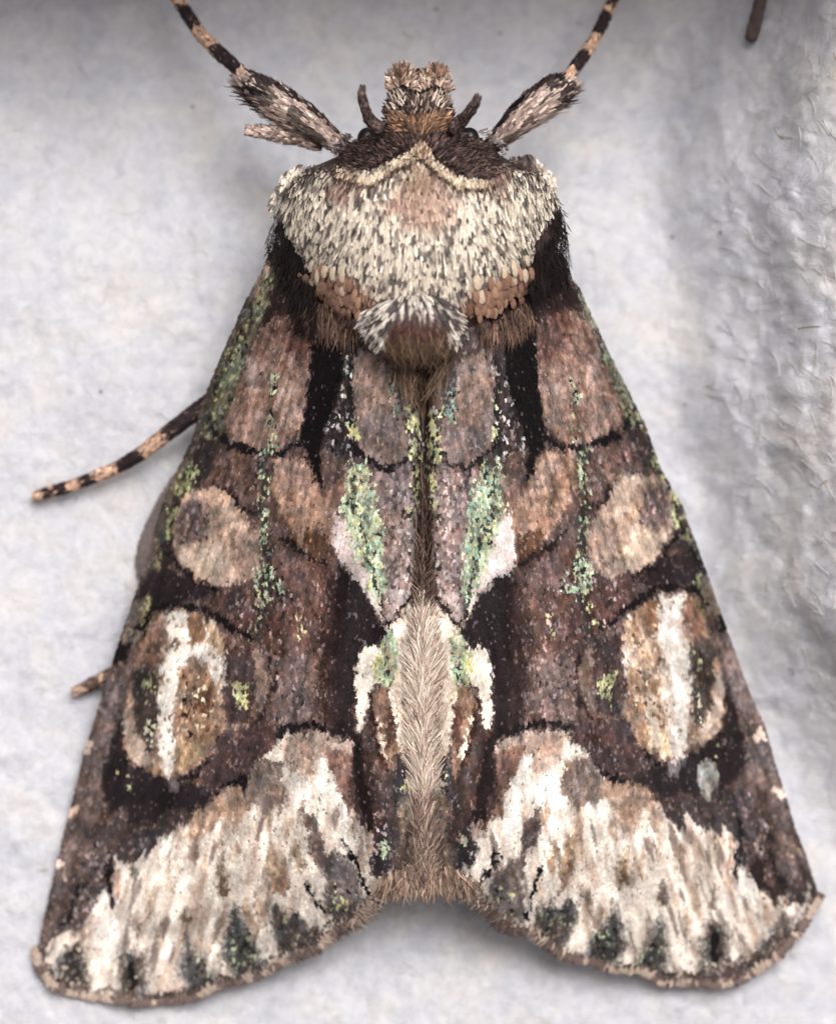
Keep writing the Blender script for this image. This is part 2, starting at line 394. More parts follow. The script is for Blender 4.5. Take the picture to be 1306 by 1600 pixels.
    p([(610, 920), (640, 930), (615, 975), (602, 985)], (188, 166, 164), 7, 0.7)
    sp([(546, 728), (570, 726), (588, 770), (598, 830), (602, 880), (600, 930), (592, 962), (578, 925), (558, 872), (538, 820), (534, 790), (545, 760)], [G1, G4, G3, G4, G2, (168, 186, 150)], 0.80, 18)
    sp([(560, 850), (600, 840), (600, 940), (588, 940)], [G3, (140, 190, 160), G1], 0.4)
    ln([(552, 745), (556, 800), (572, 850), (592, 940), (602, 975)], 2.2, (34, 36, 36), 3, 0.9)
    sp([(546, 728), (575, 735), (598, 830), (600, 930), (538, 820)], [(56, 60, 56)], 0.05)
    # salmon field between the round mark and the inner panel
    p([(428, 718), (480, 720), (498, 765), (524, 800), (520, 850), (500, 862), (470, 852), (440, 805), (424, 760)], (168, 126, 106), 10)
    p([(440, 715), (475, 718), (485, 760), (450, 770)], (160, 124, 112), 8, 0.8)
    p([(475, 830), (515, 840), (515, 880), (480, 868)], (104, 66, 44), 8)
    ln([(440, 842), (480, 870), (512, 888)], 5, (44, 28, 28), 4)
    p([(440, 860), (480, 880), (470, 930), (440, 920)], (140, 104, 100), 14, 0.7)
    p([(340, 715), (405, 715), (410, 800), (385, 790), (350, 760)], (118, 86, 80), 10)
    sp([(340, 715), (405, 715), (410, 800), (350, 760)], [(160, 128, 124), (84, 58, 58)], 0.3)
    p([(360, 705), (385, 715), (385, 760), (362, 750)], (142, 100, 82), 8, 0.7)
    # round (orbicular) mark
    p([(300, 771), (330, 764), (356, 771), (381, 801), (398, 825), (408, 860), (400, 900), (380, 916), (340, 916), (310, 906), (286, 881), (272, 851), (275, 811), (285, 786)], (182, 149, 130), 6)
    p([(286, 792), (315, 780), (328, 822), (318, 840), (298, 850), (277, 850), (276, 815)], (114, 90, 88), 14, 0.9)
    p([(315, 770), (352, 772), (370, 800), (345, 830), (325, 815)], (184, 146, 124), 12, 0.75)
    p([(275, 862), (330, 848), (352, 880), (345, 912), (305, 902)], (204, 177, 155), 14, 0.9)
    p([(360, 830), (408, 830), (406, 900), (380, 910), (358, 880)], (150, 120, 106), 10, 0.8)
    sp([(286, 792), (330, 790), (330, 850), (280, 850)], [(170, 140, 136), (90, 64, 64)], 0.25)
    ln([(266, 870), (285, 892), (305, 914), (335, 924)], 5, BLACK, 4)
    ln([(335, 759), (362, 770), (382, 800), (405, 806)], 4, (44, 30, 32), 4)
    # vein with green scales
    ln([(413, 712), (412, 760), (412, 830), (420, 900), (405, 1000)], 7, (66, 58, 54), 6, 0.8)
    vn([(413, 712), (412, 760), (412, 830), (418, 900)], 9, [G1, G4, (150, 156, 120), G3, (60, 58, 56), (90, 86, 76)], 0.42)
    sp([(398, 890), (430, 890), (450, 930), (420, 945), (398, 935)], [G4, (150, 170, 140), G1, (44, 42, 44)], 0.62)
    vn([(408, 935), (395, 990)], 8, [G2, G5, DARK], 0.45); vn([(465, 960), (468, 1000)], 6, [G5, PALE], 0.4)
    vn([(427, 590), (424, 640), (425, 705)], 6, [G4, (160, 168, 130), (44, 40, 42)], 0.7)
    sp([(330, 930), (530, 900), (530, 1120), (430, 1130)], [(170, 140, 136), (140, 104, 100), (70, 46, 46)], 0.14)
    # kidney mark
    p([(240, 971), (268, 957), (302, 956), (336, 975), (352, 1001), (390, 1010), (415, 1035), (421, 1076), (410, 1112), (386, 1136), (352, 1140), (342, 1162), (322, 1191), (292, 1209), (262, 1216), (230, 1206), (201, 1186), (191, 1160), (195, 1110), (205, 1060), (221, 1010)], (150, 114, 92), 4)
    p([(352, 1003), (395, 1012), (405, 1060), (400, 1125), (355, 1138), (345, 1090)], (86, 62, 62), 9)
    p([(398, 1015), (418, 1040), (421, 1080), (408, 1115), (392, 1130), (400, 1070)], (140, 110, 98), 6)
    p([(206, 1055), (248, 1010), (250, 1100), (240, 1180), (215, 1150)], (82, 66, 60), 9)
    p([(232, 985), (250, 972), (258, 1010), (245, 1045), (225, 1035)], (126, 88, 72), 7)
    p([(192, 1120), (208, 1090), (212, 1150), (245, 1195), (228, 1204), (200, 1186)], (190, 164, 148), 6, 0.9)
    p([(253, 962), (300, 958), (338, 978), (350, 1020), (352, 1075), (340, 1090), (325, 1045), (300, 1025), (282, 1050), (275, 1110), (276, 1180), (270, 1216), (252, 1206), (247, 1110), (250, 1045), (268, 1005)], WHITE, 11)
    sp([(248, 965), (345, 975), (352, 1080), (275, 1210), (250, 1200)], [(196, 164, 138), (176, 138, 108), (150, 112, 86)], 0.12)
    p([(296, 958), (316, 962), (322, 1000), (300, 1018), (296, 990)], (158, 112, 82), 6)
    p([(320, 968), (345, 990), (350, 1035), (330, 1010)], (196, 152, 116), 6, 0.8)
    p([(268, 1000), (282, 995), (284, 1010), (272, 1012)], (120, 80, 60), 4, 0.7)
    p([(284, 1052), (305, 1036), (328, 1056), (346, 1078), (340, 1112), (326, 1142), (302, 1172), (282, 1195), (273, 1150), (275, 1100)], (158, 120, 94), 11)
    p([(305, 1080), (335, 1075), (335, 1110), (305, 1115)], (112, 72, 50), 10, 0.8)
    sp([(284, 1052), (340, 1060), (330, 1140), (280, 1180)], [(200, 156, 112), (110, 60, 34), (60, 34, 24), (226, 200, 170)], 0.30)
    p([(280, 1165), (318, 1160), (310, 1190), (275, 1210)], (204, 164, 118), 8, 0.8)
    sp([(360, 1062), (378, 1072), (392, 1078), (388, 1108), (372, 1112)], [G2, G5, G2], 0.85, 3)
    sp([(222, 1050), (245, 1050), (240, 1100), (225, 1100)], [G2, (160, 164, 130), DARK], 0.4)
    vn([(236, 1130), (232, 1170)], 6, [(190, 186, 160), DARK], 0.5)
    ln([(222, 985), (238, 958), (268, 947), (306, 947), (345, 970), (388, 998)], 6, (28, 19, 22), 5)
    ln([(421, 1030), (427, 1076), (414, 1118), (390, 1142)], 3, (54, 36, 38), 4)
    ln([(348, 1150), (332, 1188), (298, 1216), (262, 1224), (222, 1212), (190, 1190)], 5, BLACK, 5)
    # brown below the kidney mark, sub-terminal black bar
    p([(345, 1150), (440, 1130), (440, 1160), (385, 1230), (330, 1250), (310, 1225)], (92, 64, 64), 10)
    p([(165, 1200), (200, 1195), (260, 1222), (310, 1225), (332, 1242), (320, 1254), (280, 1272), (230, 1282), (180, 1277), (160, 1240)], (48, 36, 40), 12)
    p([(262, 1216), (275, 1216), (280, 1240), (265, 1245)], (150, 132, 132), 5, 0.7)
    p([(152, 1285), (230, 1285), (285, 1278), (272, 1322), (232, 1342), (195, 1356), (165, 1340)], (80, 63, 64), 9)
    ln([(322, 1256), (345, 1240), (378, 1226), (392, 1212)], 5, BLACK, 4)
    ln([(436, 1150), (446, 1140), (470, 1138), (500, 1137), (525, 1150), (552, 1156)], 6, BLACK, 4)
    sp([(180, 1200), (215, 1210), (220, 1250), (180, 1250)], [G2, (90, 74, 70)], 0.10)
    # cream outer field
    p([(180, 1345), (215, 1335), (250, 1325), (275, 1300), (300, 1275), (340, 1250), (385, 1232), (402, 1195), (445, 1150), (500, 1148), (552, 1160), (590, 1290), (612, 1376), (553, 1432), (490, 1480), (402, 1520), (332, 1537), (220, 1562), (114, 1548), (66, 1508), (80, 1470), (150, 1440)], (222, 208, 195), 9)
    p([(310, 1255), (385, 1232), (400, 1262), (330, 1300), (290, 1300)], (176, 136, 112), 12, 0.9)
    p([(385, 1225), (405, 1190), (440, 1195), (450, 1250), (420, 1280), (390, 1270)], (140, 114, 104), 12)
    p([(440, 1155), (500, 1150), (552, 1160), (550, 1240), (480, 1215), (445, 1200)], (186, 154, 138), 10, 0.95)
    p([(455, 1155), (490, 1150), (495, 1185), (465, 1195)], (166, 130, 114), 8, 0.7)
    p([(505, 1170), (548, 1180), (560, 1270), (535, 1270), (515, 1220)], (142, 96, 82), 10, 0.9)
    p([(492, 1185), (510, 1190), (545, 1270), (560, 1330), (530, 1330), (500, 1250)], WHITE, 6)
    p([(455, 1215), (485, 1225), (490, 1262), (462, 1260)], (232, 222, 212), 6, 0.8)
    # streaks in the outer field
    for x0, y0, x1, y1, w_, c_ in [(206, 1338, 212, 1368, 4, (120, 96, 80)), (235, 1400, 238, 1430, 3, (180, 150, 120)), (300, 1290, 305, 1330, 5, (190, 150, 125)), (345, 1330, 352, 1400, 5, (176, 140, 112)),
                                   (288, 1420, 292, 1450, 6, (130, 98, 82)), (346, 1375, 352, 1400, 7, (122, 90, 70)), (365, 1310, 370, 1340, 5, (200, 160, 130)), (425, 1320, 440, 1380, 11, (186, 146, 114)), (436, 1372, 446, 1396, 9, (146, 108, 90)),
                                   (404, 1400, 410, 1430, 5, (190, 150, 120)), (458, 1330, 470, 1360, 7, (190, 148, 112)), (488, 1300, 512, 1355, 8, (104, 76, 74)), (480, 1275, 500, 1310, 5, (120, 92, 88)),
                                   (385, 1425, 400, 1450, 10, (206, 166, 136)), (210, 1440, 215, 1462, 6, (150, 122, 108)), (470, 1262, 480, 1290, 5, (176, 136, 110)), (545, 1270, 575, 1310, 4, (220, 200, 186)), (320, 1340, 322, 1380, 4, (206, 172, 146)),
                                   (265, 1345, 268, 1390, 4, (214, 186, 162)), (250, 1460, 252, 1485, 5, (196, 160, 136)), (420, 1290, 428, 1312, 5, (206, 166, 136))]:
        p([(x0 - w_ * 0.3, y0 - 8), (x0 + w_ * 0.3, y0 - 8), (x1 + w_ * 0.9, (y0 + y1) / 2 + 4), (x1 + w_, y1 - 2), (x1, y1 + 6), (x1 - w_, y1), (x0 - w_ * 0.8, (y0 + y1) / 2)], tuple(0.9 * q for q in c_), 11, 0.85)
    ln([(543, 1318), (556, 1350), (578, 1388)], 4.5, (28, 18, 22), 4); ln([(478, 1376), (490, 1400), (504, 1426)], 4, (26, 18, 20), 4)
    # dark field next to the inner margin
    p([(552, 1160), (565, 1150), (596, 1250), (622, 1330), (600, 1372), (585, 1320), (562, 1285), (545, 1235)], (80, 52, 50), 8)
    p([(590, 1300), (625, 1300), (625, 1372), (592, 1375), (578, 1335)], (62, 51, 55), 8)
    p([(572, 1270), (588, 1262), (586, 1320), (574, 1310)], (190, 162, 150), 5, 0.8)
    sp([(580, 1280), (620, 1290), (615, 1340), (585, 1340)], [(170, 166, 170), DARK], 0.2)
    sp([(595, 1320), (612, 1318), (612, 1340), (598, 1342)], [G1, G4], 0.8, 3)
    p([(516, 1340), (542, 1336), (566, 1385), (552, 1436), (508, 1436), (506, 1390)], (116, 98, 95), 14)
    sp([(522, 1385), (550, 1385), (548, 1425), (520, 1425)], [G4, G2, DARK, (90, 84, 74)], 0.6)
    # dark spots along the outer margin
    p([(112, 1466), (130, 1490), (138, 1540), (104, 1546), (86, 1512)], (76, 64, 62), 20)
    p([(112, 1480), (122, 1500), (126, 1538), (106, 1538)], (52, 42, 42), 12)
    p([(186, 1488), (226, 1492), (232, 1558), (188, 1555)], (104, 88, 82), 20)
    p([(200, 1510), (212, 1505), (214, 1548), (204, 1548)], (34, 26, 28), 5)
    p([(292, 1468), (318, 1498), (338, 1540), (298, 1556), (280, 1530)], (88, 78, 75), 22)
    p([(360, 1424), (388, 1452), (412, 1512), (370, 1530), (344, 1500)], (84, 78, 75), 22)
    p([(424, 1415), (474, 1425), (506, 1470), (460, 1494), (432, 1482)], (94, 82, 80), 16)
    sp([(100, 1480), (128, 1482), (130, 1540), (100, 1540)], [(190, 176, 160), (110, 96, 90)], 0.22)
    sp([(195, 1495), (222, 1500), (222, 1560), (195, 1556)], [(160, 152, 130)], 0.08)
    sp([(292, 1495), (322, 1500), (330, 1545), (298, 1545)], [G1, (40, 36, 38), (70, 62, 60)], 0.30)
    sp([(362, 1450), (390, 1450), (402, 1515), (360, 1520)], [G4, (40, 40, 44), (66, 62, 62), (120, 124, 104)], 0.36)
    sp([(440, 1425), (480, 1430), (490, 1480), (440, 1480)], [(150, 148, 112), (60, 52, 54), (90, 80, 78)], 0.28)
    ln([(66, 1500), (90, 1530), (114, 1545), (180, 1550), (220, 1560), (300, 1550), (332, 1534), (375, 1526), (402, 1517), (440, 1493), (490, 1477), (512, 1452), (553, 1428), (580, 1394)], 3.5, (70, 50, 44), 3, 0.75)
    # apex
    p([(160, 1290), (172, 1350), (180, 1400), (165, 1430), (145, 1450), (100, 1462), (85, 1440), (110, 1360), (130, 1290)], (100, 78, 76), 8)
    sp([(150, 1300), (172, 1350), (178, 1400), (110, 1450), (110, 1370)], [(60, 46, 46), (150, 130, 128), (84, 64, 62)], 0.4)
    ln([(170, 1345), (168, 1375), (176, 1405)], 5, (32, 24, 26), 4); ln([(122, 1375), (112, 1420), (95, 1450)], 4, (44, 34, 36), 4)
    p([(152, 1418), (165, 1400), (175, 1430), (195, 1455), (190, 1490), (145, 1480), (135, 1450)], (230, 220, 212), 6)
    p([(85, 1462), (118, 1450), (140, 1458), (128, 1480), (90, 1478), (76, 1480)], (224, 208, 192), 5)
    p([(176, 1358), (184, 1356), (190, 1400), (182, 1400)], (176, 130, 112), 4, 0.8)
    # cream hook
    p([(557, 1026), (575, 1012), (600, 1016), (602, 1060), (580, 1078), (573, 1100), (571, 1130), (561, 1152), (556, 1120), (553, 1060)], (226, 213, 198), 4)
    p([(600, 990), (625, 960), (640, 945), (658, 960), (658, 1290), (640, 1320), (622, 1180), (612, 1080)], (196, 170, 150), 8)
    p([(612, 985), (640, 950), (645, 1030), (618, 1060)], (224, 208, 192), 8, 0.9)
    p([(576, 1090), (600, 1065), (625, 1075), (628, 1170), (618, 1230), (600, 1200), (583, 1140)], (142, 106, 86), 8)
    p([(600, 1110), (618, 1100), (620, 1160), (606, 1170)], (104, 64, 52), 6)
    ln([(577, 1085), (582, 1130), (600, 1195), (610, 1260)], 3.5, (70, 38, 30), 3)
    ln([(588, 1120), (598, 1160), (604, 1185)], 3, (232, 206, 184), 3); ln([(612, 1080), (620, 1120), (624, 1165)], 4, (228, 214, 200), 3)
    p([(606, 1066), (632, 1060), (634, 1170), (624, 1176), (616, 1110)], (216, 198, 180), 8, 0.8)
    p([(620, 1180), (634, 1190), (636, 1290), (622, 1300), (612, 1240)], (72, 60, 64), 6)
    p([(596, 1200), (612, 1210), (622, 1330), (612, 1372), (604, 1300)], (84, 62, 58), 6)
    vn([(632, 1215), (636, 1260), (628, 1290)], 6, [G2, (196, 186, 110), (200, 196, 190), (30, 34, 36)], 0.5)
    sp([(585, 1020), (600, 1018), (602, 1060), (586, 1075)], [(206, 200, 120), G5], 0.75, 4)
    sp([(598, 992), (618, 985), (624, 1030), (614, 1075), (598, 1080), (590, 1060)], [G4, G1, (150, 178, 140), G2], 0.82, 4)
    sp([(600, 1040), (616, 1040), (612, 1075), (600, 1075)], [(50, 56, 56), (110, 100, 96)], 0.3)
    p([(625, 1240), (661, 1240), (661, 1400), (615, 1400)], (122, 98, 86), 16, 0.8)
    p([(650, 560), (662, 560), (662, 930), (648, 930), (652, 760)], (58, 44, 42), 10, 0.9)
    vn([(646, 640), (650, 720), (648, 800)], 8, [G5, G2, (170, 160, 140), (60, 46, 42)], 0.7)
    vn([(636, 800), (640, 900)], 6, [(176, 156, 140), (60, 46, 42)], 0.4)
    # black patch
    p([(528, 888), (560, 912), (588, 962), (603, 992), (586, 1012), (562, 1014), (553, 1060), (551, 1110), (556, 1156), (534, 1160), (528, 1100), (524, 1030), (524, 940)], (40, 27, 31), 9)
    p([(512, 900), (545, 910), (545, 1150), (515, 1155), (500, 1100), (498, 1000)], (52, 33, 34), 34, 0.75)
    ln([(600, 990), (622, 962), (640, 938)], 4, (44, 26, 26), 3)
    sp([(545, 960), (590, 970), (585, 1005), (550, 1005)], [(96, 82, 96)], 0.12)
    p([(552, 1150), (562, 1150), (575, 1230), (590, 1290), (575, 1290), (556, 1230)], (42, 26, 27), 5)
    ln([(604, 985), (606, 1000)], 3, (196, 196, 186), 3, 0.8)
    return S
def costal_spots(side):
    L = [(135, 1168), (115, 1263), (93, 1358)] if side < 0 else [(1186, 1152), (1216, 1241), (1246, 1335)]
    return [('p', [(x - 9, y - 3), (x, y - 11), (x + 9, y - 5), (x + 10, y + 6), (x, y + 11), (x - 8, y + 7)], (222, 194, 176), 3, 1.0) for x, y in L]
EXTRA_R = [('p', [(1092, 1195), (1108, 1190), (1122, 1205), (1118, 1240), (1100, 1245), (1088, 1225)], (152, 146, 140), 5, 0.95),
           ('p', [(1182, 1325), (1205, 1335), (1225, 1385), (1215, 1418), (1185, 1395), (1170, 1355)], (50, 32, 32), 7, 0.9),
           ('p', [(1238, 1360), (1262, 1370), (1274, 1398), (1245, 1415), (1225, 1405)], (66, 46, 44), 7, 0.9),
           ('p', [(1190, 1345), (1205, 1340), (1212, 1385), (1196, 1380)], (128, 96, 94), 6, 0.8),
           ('p', [(1032, 940), (1060, 945), (1075, 1000), (1078, 1100), (1070, 1190), (1050, 1190), (1032, 1110), (1030, 1010)], (214, 204, 197), 18, 0.65),
           ('p', [(1004, 1085), (1022, 1090), (1030, 1140), (1040, 1190), (1020, 1170)], (208, 194, 178), 8, 0.8),
           ('p', [(980, 1005), (1024, 996), (1030, 1085), (990, 1095), (978, 1050)], (178, 142, 116), 16, 0.85),
           ('s', [(980, 960), (1030, 950), (1030, 1160), (1000, 1120)], [(206, 178, 152), (140, 100, 76), (112, 76, 58), (220, 200, 182)], 10, 0.25),
           ('p', [(985, 955), (1020, 945), (1025, 985), (990, 1010)], (150, 106, 78), 10, 0.8),
           ('p', [(955, 760), (975, 740), (1000, 750), (985, 800), (965, 810)], (208, 180, 160), 8, 0.7),
           ('p', [(850, 705), (870, 715), (850, 800), (830, 800)], (196, 154, 130), 8, 0.7),
           ('p', [(1140, 1420), (1170, 1398), (1185, 1412), (1215, 1420), (1240, 1408), (1268, 1402), (1250, 1436), (1190, 1470), (1150, 1465)], (216, 202, 190), 8, 0.9),
           ('p', [(1212, 1430), (1240, 1425), (1232, 1465), (1205, 1475)], (92, 74, 70), 14, 0.8),
           ('p', [(782, 830), (800, 835), (806, 875), (795, 898), (775, 905), (762, 920), (765, 880)], (212, 196, 192), 5, 0.9)]

def shade_wing(px, py, side, seed):
    """colour of each wing scale from the pattern list"""
    n = len(px)
    wx = (fbm(px / 9, py / 9, seed, 2) - 0.5) * 10; wy = (fbm(px / 9 + 50, py / 9, seed + 5, 2) - 0.5) * 12
    d = np.abs(px - MID); ang = np.arctan2(d + 60, py + 250); rad = np.hypot(d + 60, py + 250)
    wy = wy + (fbm(ang * 130, rad / 160, seed + 21, 2) - 0.5) * 56 * sstep(1190, 1290, py) * sstep(1500, 1440, py)
    wx = wx + (noise(px / 3.6, py / 3.6, seed + 22) - 0.5) * 6; wy = wy + (noise(px / 3.6 + 40, py / 4.2, seed + 23) - 0.5) * 8
    x = px + wx; y = py + wy
    c = np.tile(np.array((96, 72, 68), float), (n, 1))
    r = np.random.default_rng(seed)
    shapes = []
    for k, pts, cc, f, a in wing_pattern():
        shapes.append((k, to_right(pts) if side > 0 else pts, cc, f, a))
    shapes += costal_spots(side) + (EXTRA_R if side > 0 else [])
    for k, pts, cc, f, a in shapes:
        P_ = np.asarray(pts, float); pad = f + (cc[1] if k in 'lv' else 0) + 2
        sel = np.where((x > P_[:, 0].min() - pad) & (x < P_[:, 0].max() + pad) & (y > P_[:, 1].min() - pad) & (y < P_[:, 1].max() + pad))[0]
        if len(sel) == 0: continue
        d = sdf(P_, x[sel], y[sel]) if k in 'ps' else sdl(P_, x[sel], y[sel]) - cc[1]
        if k == 'l': d = d + cc[1] * 0.22 + cc[1] * 1.7 * (fbm(x[sel] / 8, y[sel] / 8, seed + 90, 2) - 0.5)      # ragged lines
        m_ = 1 - sstep(-f / 2, f / 2, d)
        if k == 'v': m_ = m_ * sstep(0.30, 0.58, fbm(px[sel] / 9, py[sel] / 11, seed + 91, 2)) * 1.5
        if k in 'pl':
            cl = np.array(cc if k == 'p' else cc[0], float)
            # a scale is mostly one colour or the other; soften only partly
            hard = (r.random(len(sel)) < m_).astype(float)
            m2 = (0.4 * hard + 0.6 * m_) * a
            c[sel] += (cl - c[sel]) * m2[:, None]
        else:
            cs = np.array(cc if k == 's' else cc[0], float)
            # single coloured scales show as specks a few scales wide
            jx = px[sel] + 3 * (noise(px[sel] / 4, py[sel] / 4, seed + 92) - 0.5); row_ = np.floor(py[sel] / 6.0); sd_ = seed + 93 + int(P_[0, 0]) % 97
            cx = np.floor(jx / 4.6 + 0.5 * (row_ % 2)); h1 = hash2(cx, row_, sd_); h2 = hash2(cx, row_, sd_ + 1)
            gap = r.random(len(sel)) < 0.10
            hit = (h1 < m_ * a) & ~gap
            c[sel[hit]] = cs[np.minimum((h2[hit] * len(cs)).astype(int), len(cs) - 1)] * (0.9 + 0.2 * hash2(cx, row_, sd_ + 2))[hit][:, None]
    # grain: streaks along the veins, single lighter and darker scales
    st = fbm(ang * 150, rad / 50, seed + 9, 3) - 0.5
    pale = sstep(150, 205, c.mean(1)); outer = sstep(1220, 1290, py)
    c *= (1 + st * (0.60 - 0.30 * pale))[:, None]
    c *= (1 + (fbm(px / 26, py / 26, seed + 70, 3) - 0.5) * 0.40)[:, None]
    dark_ = sstep(40, 62, c.mean(1)) * (1 - pale)                       # clumps in the brown ground
    mo = fbm(px / 6.5, py / 8.5, seed + 71, 2) - 0.5
    c *= (1 + mo * 0.54 * dark_)[:, None]
    hi = sstep(0.70, 0.80, fbm(px / 5 + 9, py / 6, seed + 72, 2)) * dark_
    c += (np.array((188, 160, 150.0)) - c) * (hi * 0.55)[:, None]
    hue = (fbm(px / 17, py / 17, seed + 73, 2) - 0.5) * dark_
    c += hue[:, None] * np.array([14, -6, -22.0]); c += np.array([-3, 0.5, 0.0]) * dark_[:, None]
    c *= (1 - 0.16 * dark_ * np.exp(-((np.abs(np.sin(ang * 47.5 + 0.8 * fbm(px / 90, py / 90, seed + 75, 2)))) / 0.13) ** 2))[:, None]      # veins
    tint = sstep(0.46, 0.80, fbm(ang * 120 + 7, rad / 75, seed + 33, 3)) * pale * outer * 0.72 + 0.22 * sstep(0.5, 0.75, fbm(px / 9, py / 16, seed + 36, 2)) * pale
    c += np.clip(tint, 0, 1)[:, None] * np.array([-40, -58, -68.0])
    dk = sstep(0.58, 0.80, fbm(ang * 150 + 31, rad / 44, seed + 39, 3)) * pale * outer
    c += dk[:, None] * (np.array([104, 82, 74.0]) - c) * 0.65
    v = r.normal(0, 0.05, n); c *= np.exp(v)[:, None]
    odd = r.random(n)
    c = np.where((odd < 0.015)[:, None], c * 0.62, c)
    c = np.where((odd > 0.978)[:, None] & (pale < 0.5)[:, None], c * 0.6 + np.array((190, 170, 165)) * 0.4, c)
    c = desat(255 * (np.clip(c, 6, 250) / 255) ** 1.20, 0.32)
    return lin(np.clip(c, 8, 246))

FLOW = [(430, 420, -0.25, 1), (350, 600, -0.42, 1), (230, 900, -0.32, 1), (120, 1280, -0.25, 1), (70, 1480, -0.35, 1), (560, 600, -0.02, 1), (640, 650, 0.1, 1),
        (450, 900, -0.06, 1), (300, 1080, -0.08, 1), (640, 900, 0.06, 1), (600, 1050, 0.03, 1), (250, 1400, -0.05, 1), (350, 1450, 0.12, 1), (480, 1250, 0.35, 1), (530, 1380, 0.5, 1), (440, 1450, 0.35, 1), (610, 1330, 0.15, 1)]
def flow(px, py, side):
    d = 662 - px if side > 0 else px            # mirror to the left wing's frame
    qx = 1324 - px if side > 0 else px
    A = np.array(FLOW); w_ = 1.0 / (((qx[:, None] - A[None, :, 0]) ** 2 + (py[:, None] - A[None, :, 1]) ** 2) + 1500)
    dx = (w_ * A[:, 2]).sum(1) / w_.sum(1); dy = np.ones_like(dx)
    if side > 0: dx = -dx
    ln_ = np.hypot(dx, dy); return dx / ln_, dy / ln_

def scatter(poly, sx, sy, seed, grow=0.0, jit=0.42):
    r = np.random.default_rng(seed); q = np.asarray(poly, float)
    xs = np.arange(q[:, 0].min() - 8, q[:, 0].max() + 8, sx); ys = np.arange(q[:, 1].min() - 8, q[:, 1].max() + 8, sy)
    X, Y = np.meshgrid(xs, ys); X = X + (np.arange(len(ys)) % 2)[:, None] * sx / 2
    X = (X + r.uniform(-jit, jit, X.shape) * sx).ravel(); Y = (Y + r.uniform(-jit, jit, Y.shape) * sy).ravel()
    k = sdf(q, X, Y) < grow
    return X[k], Y[k]

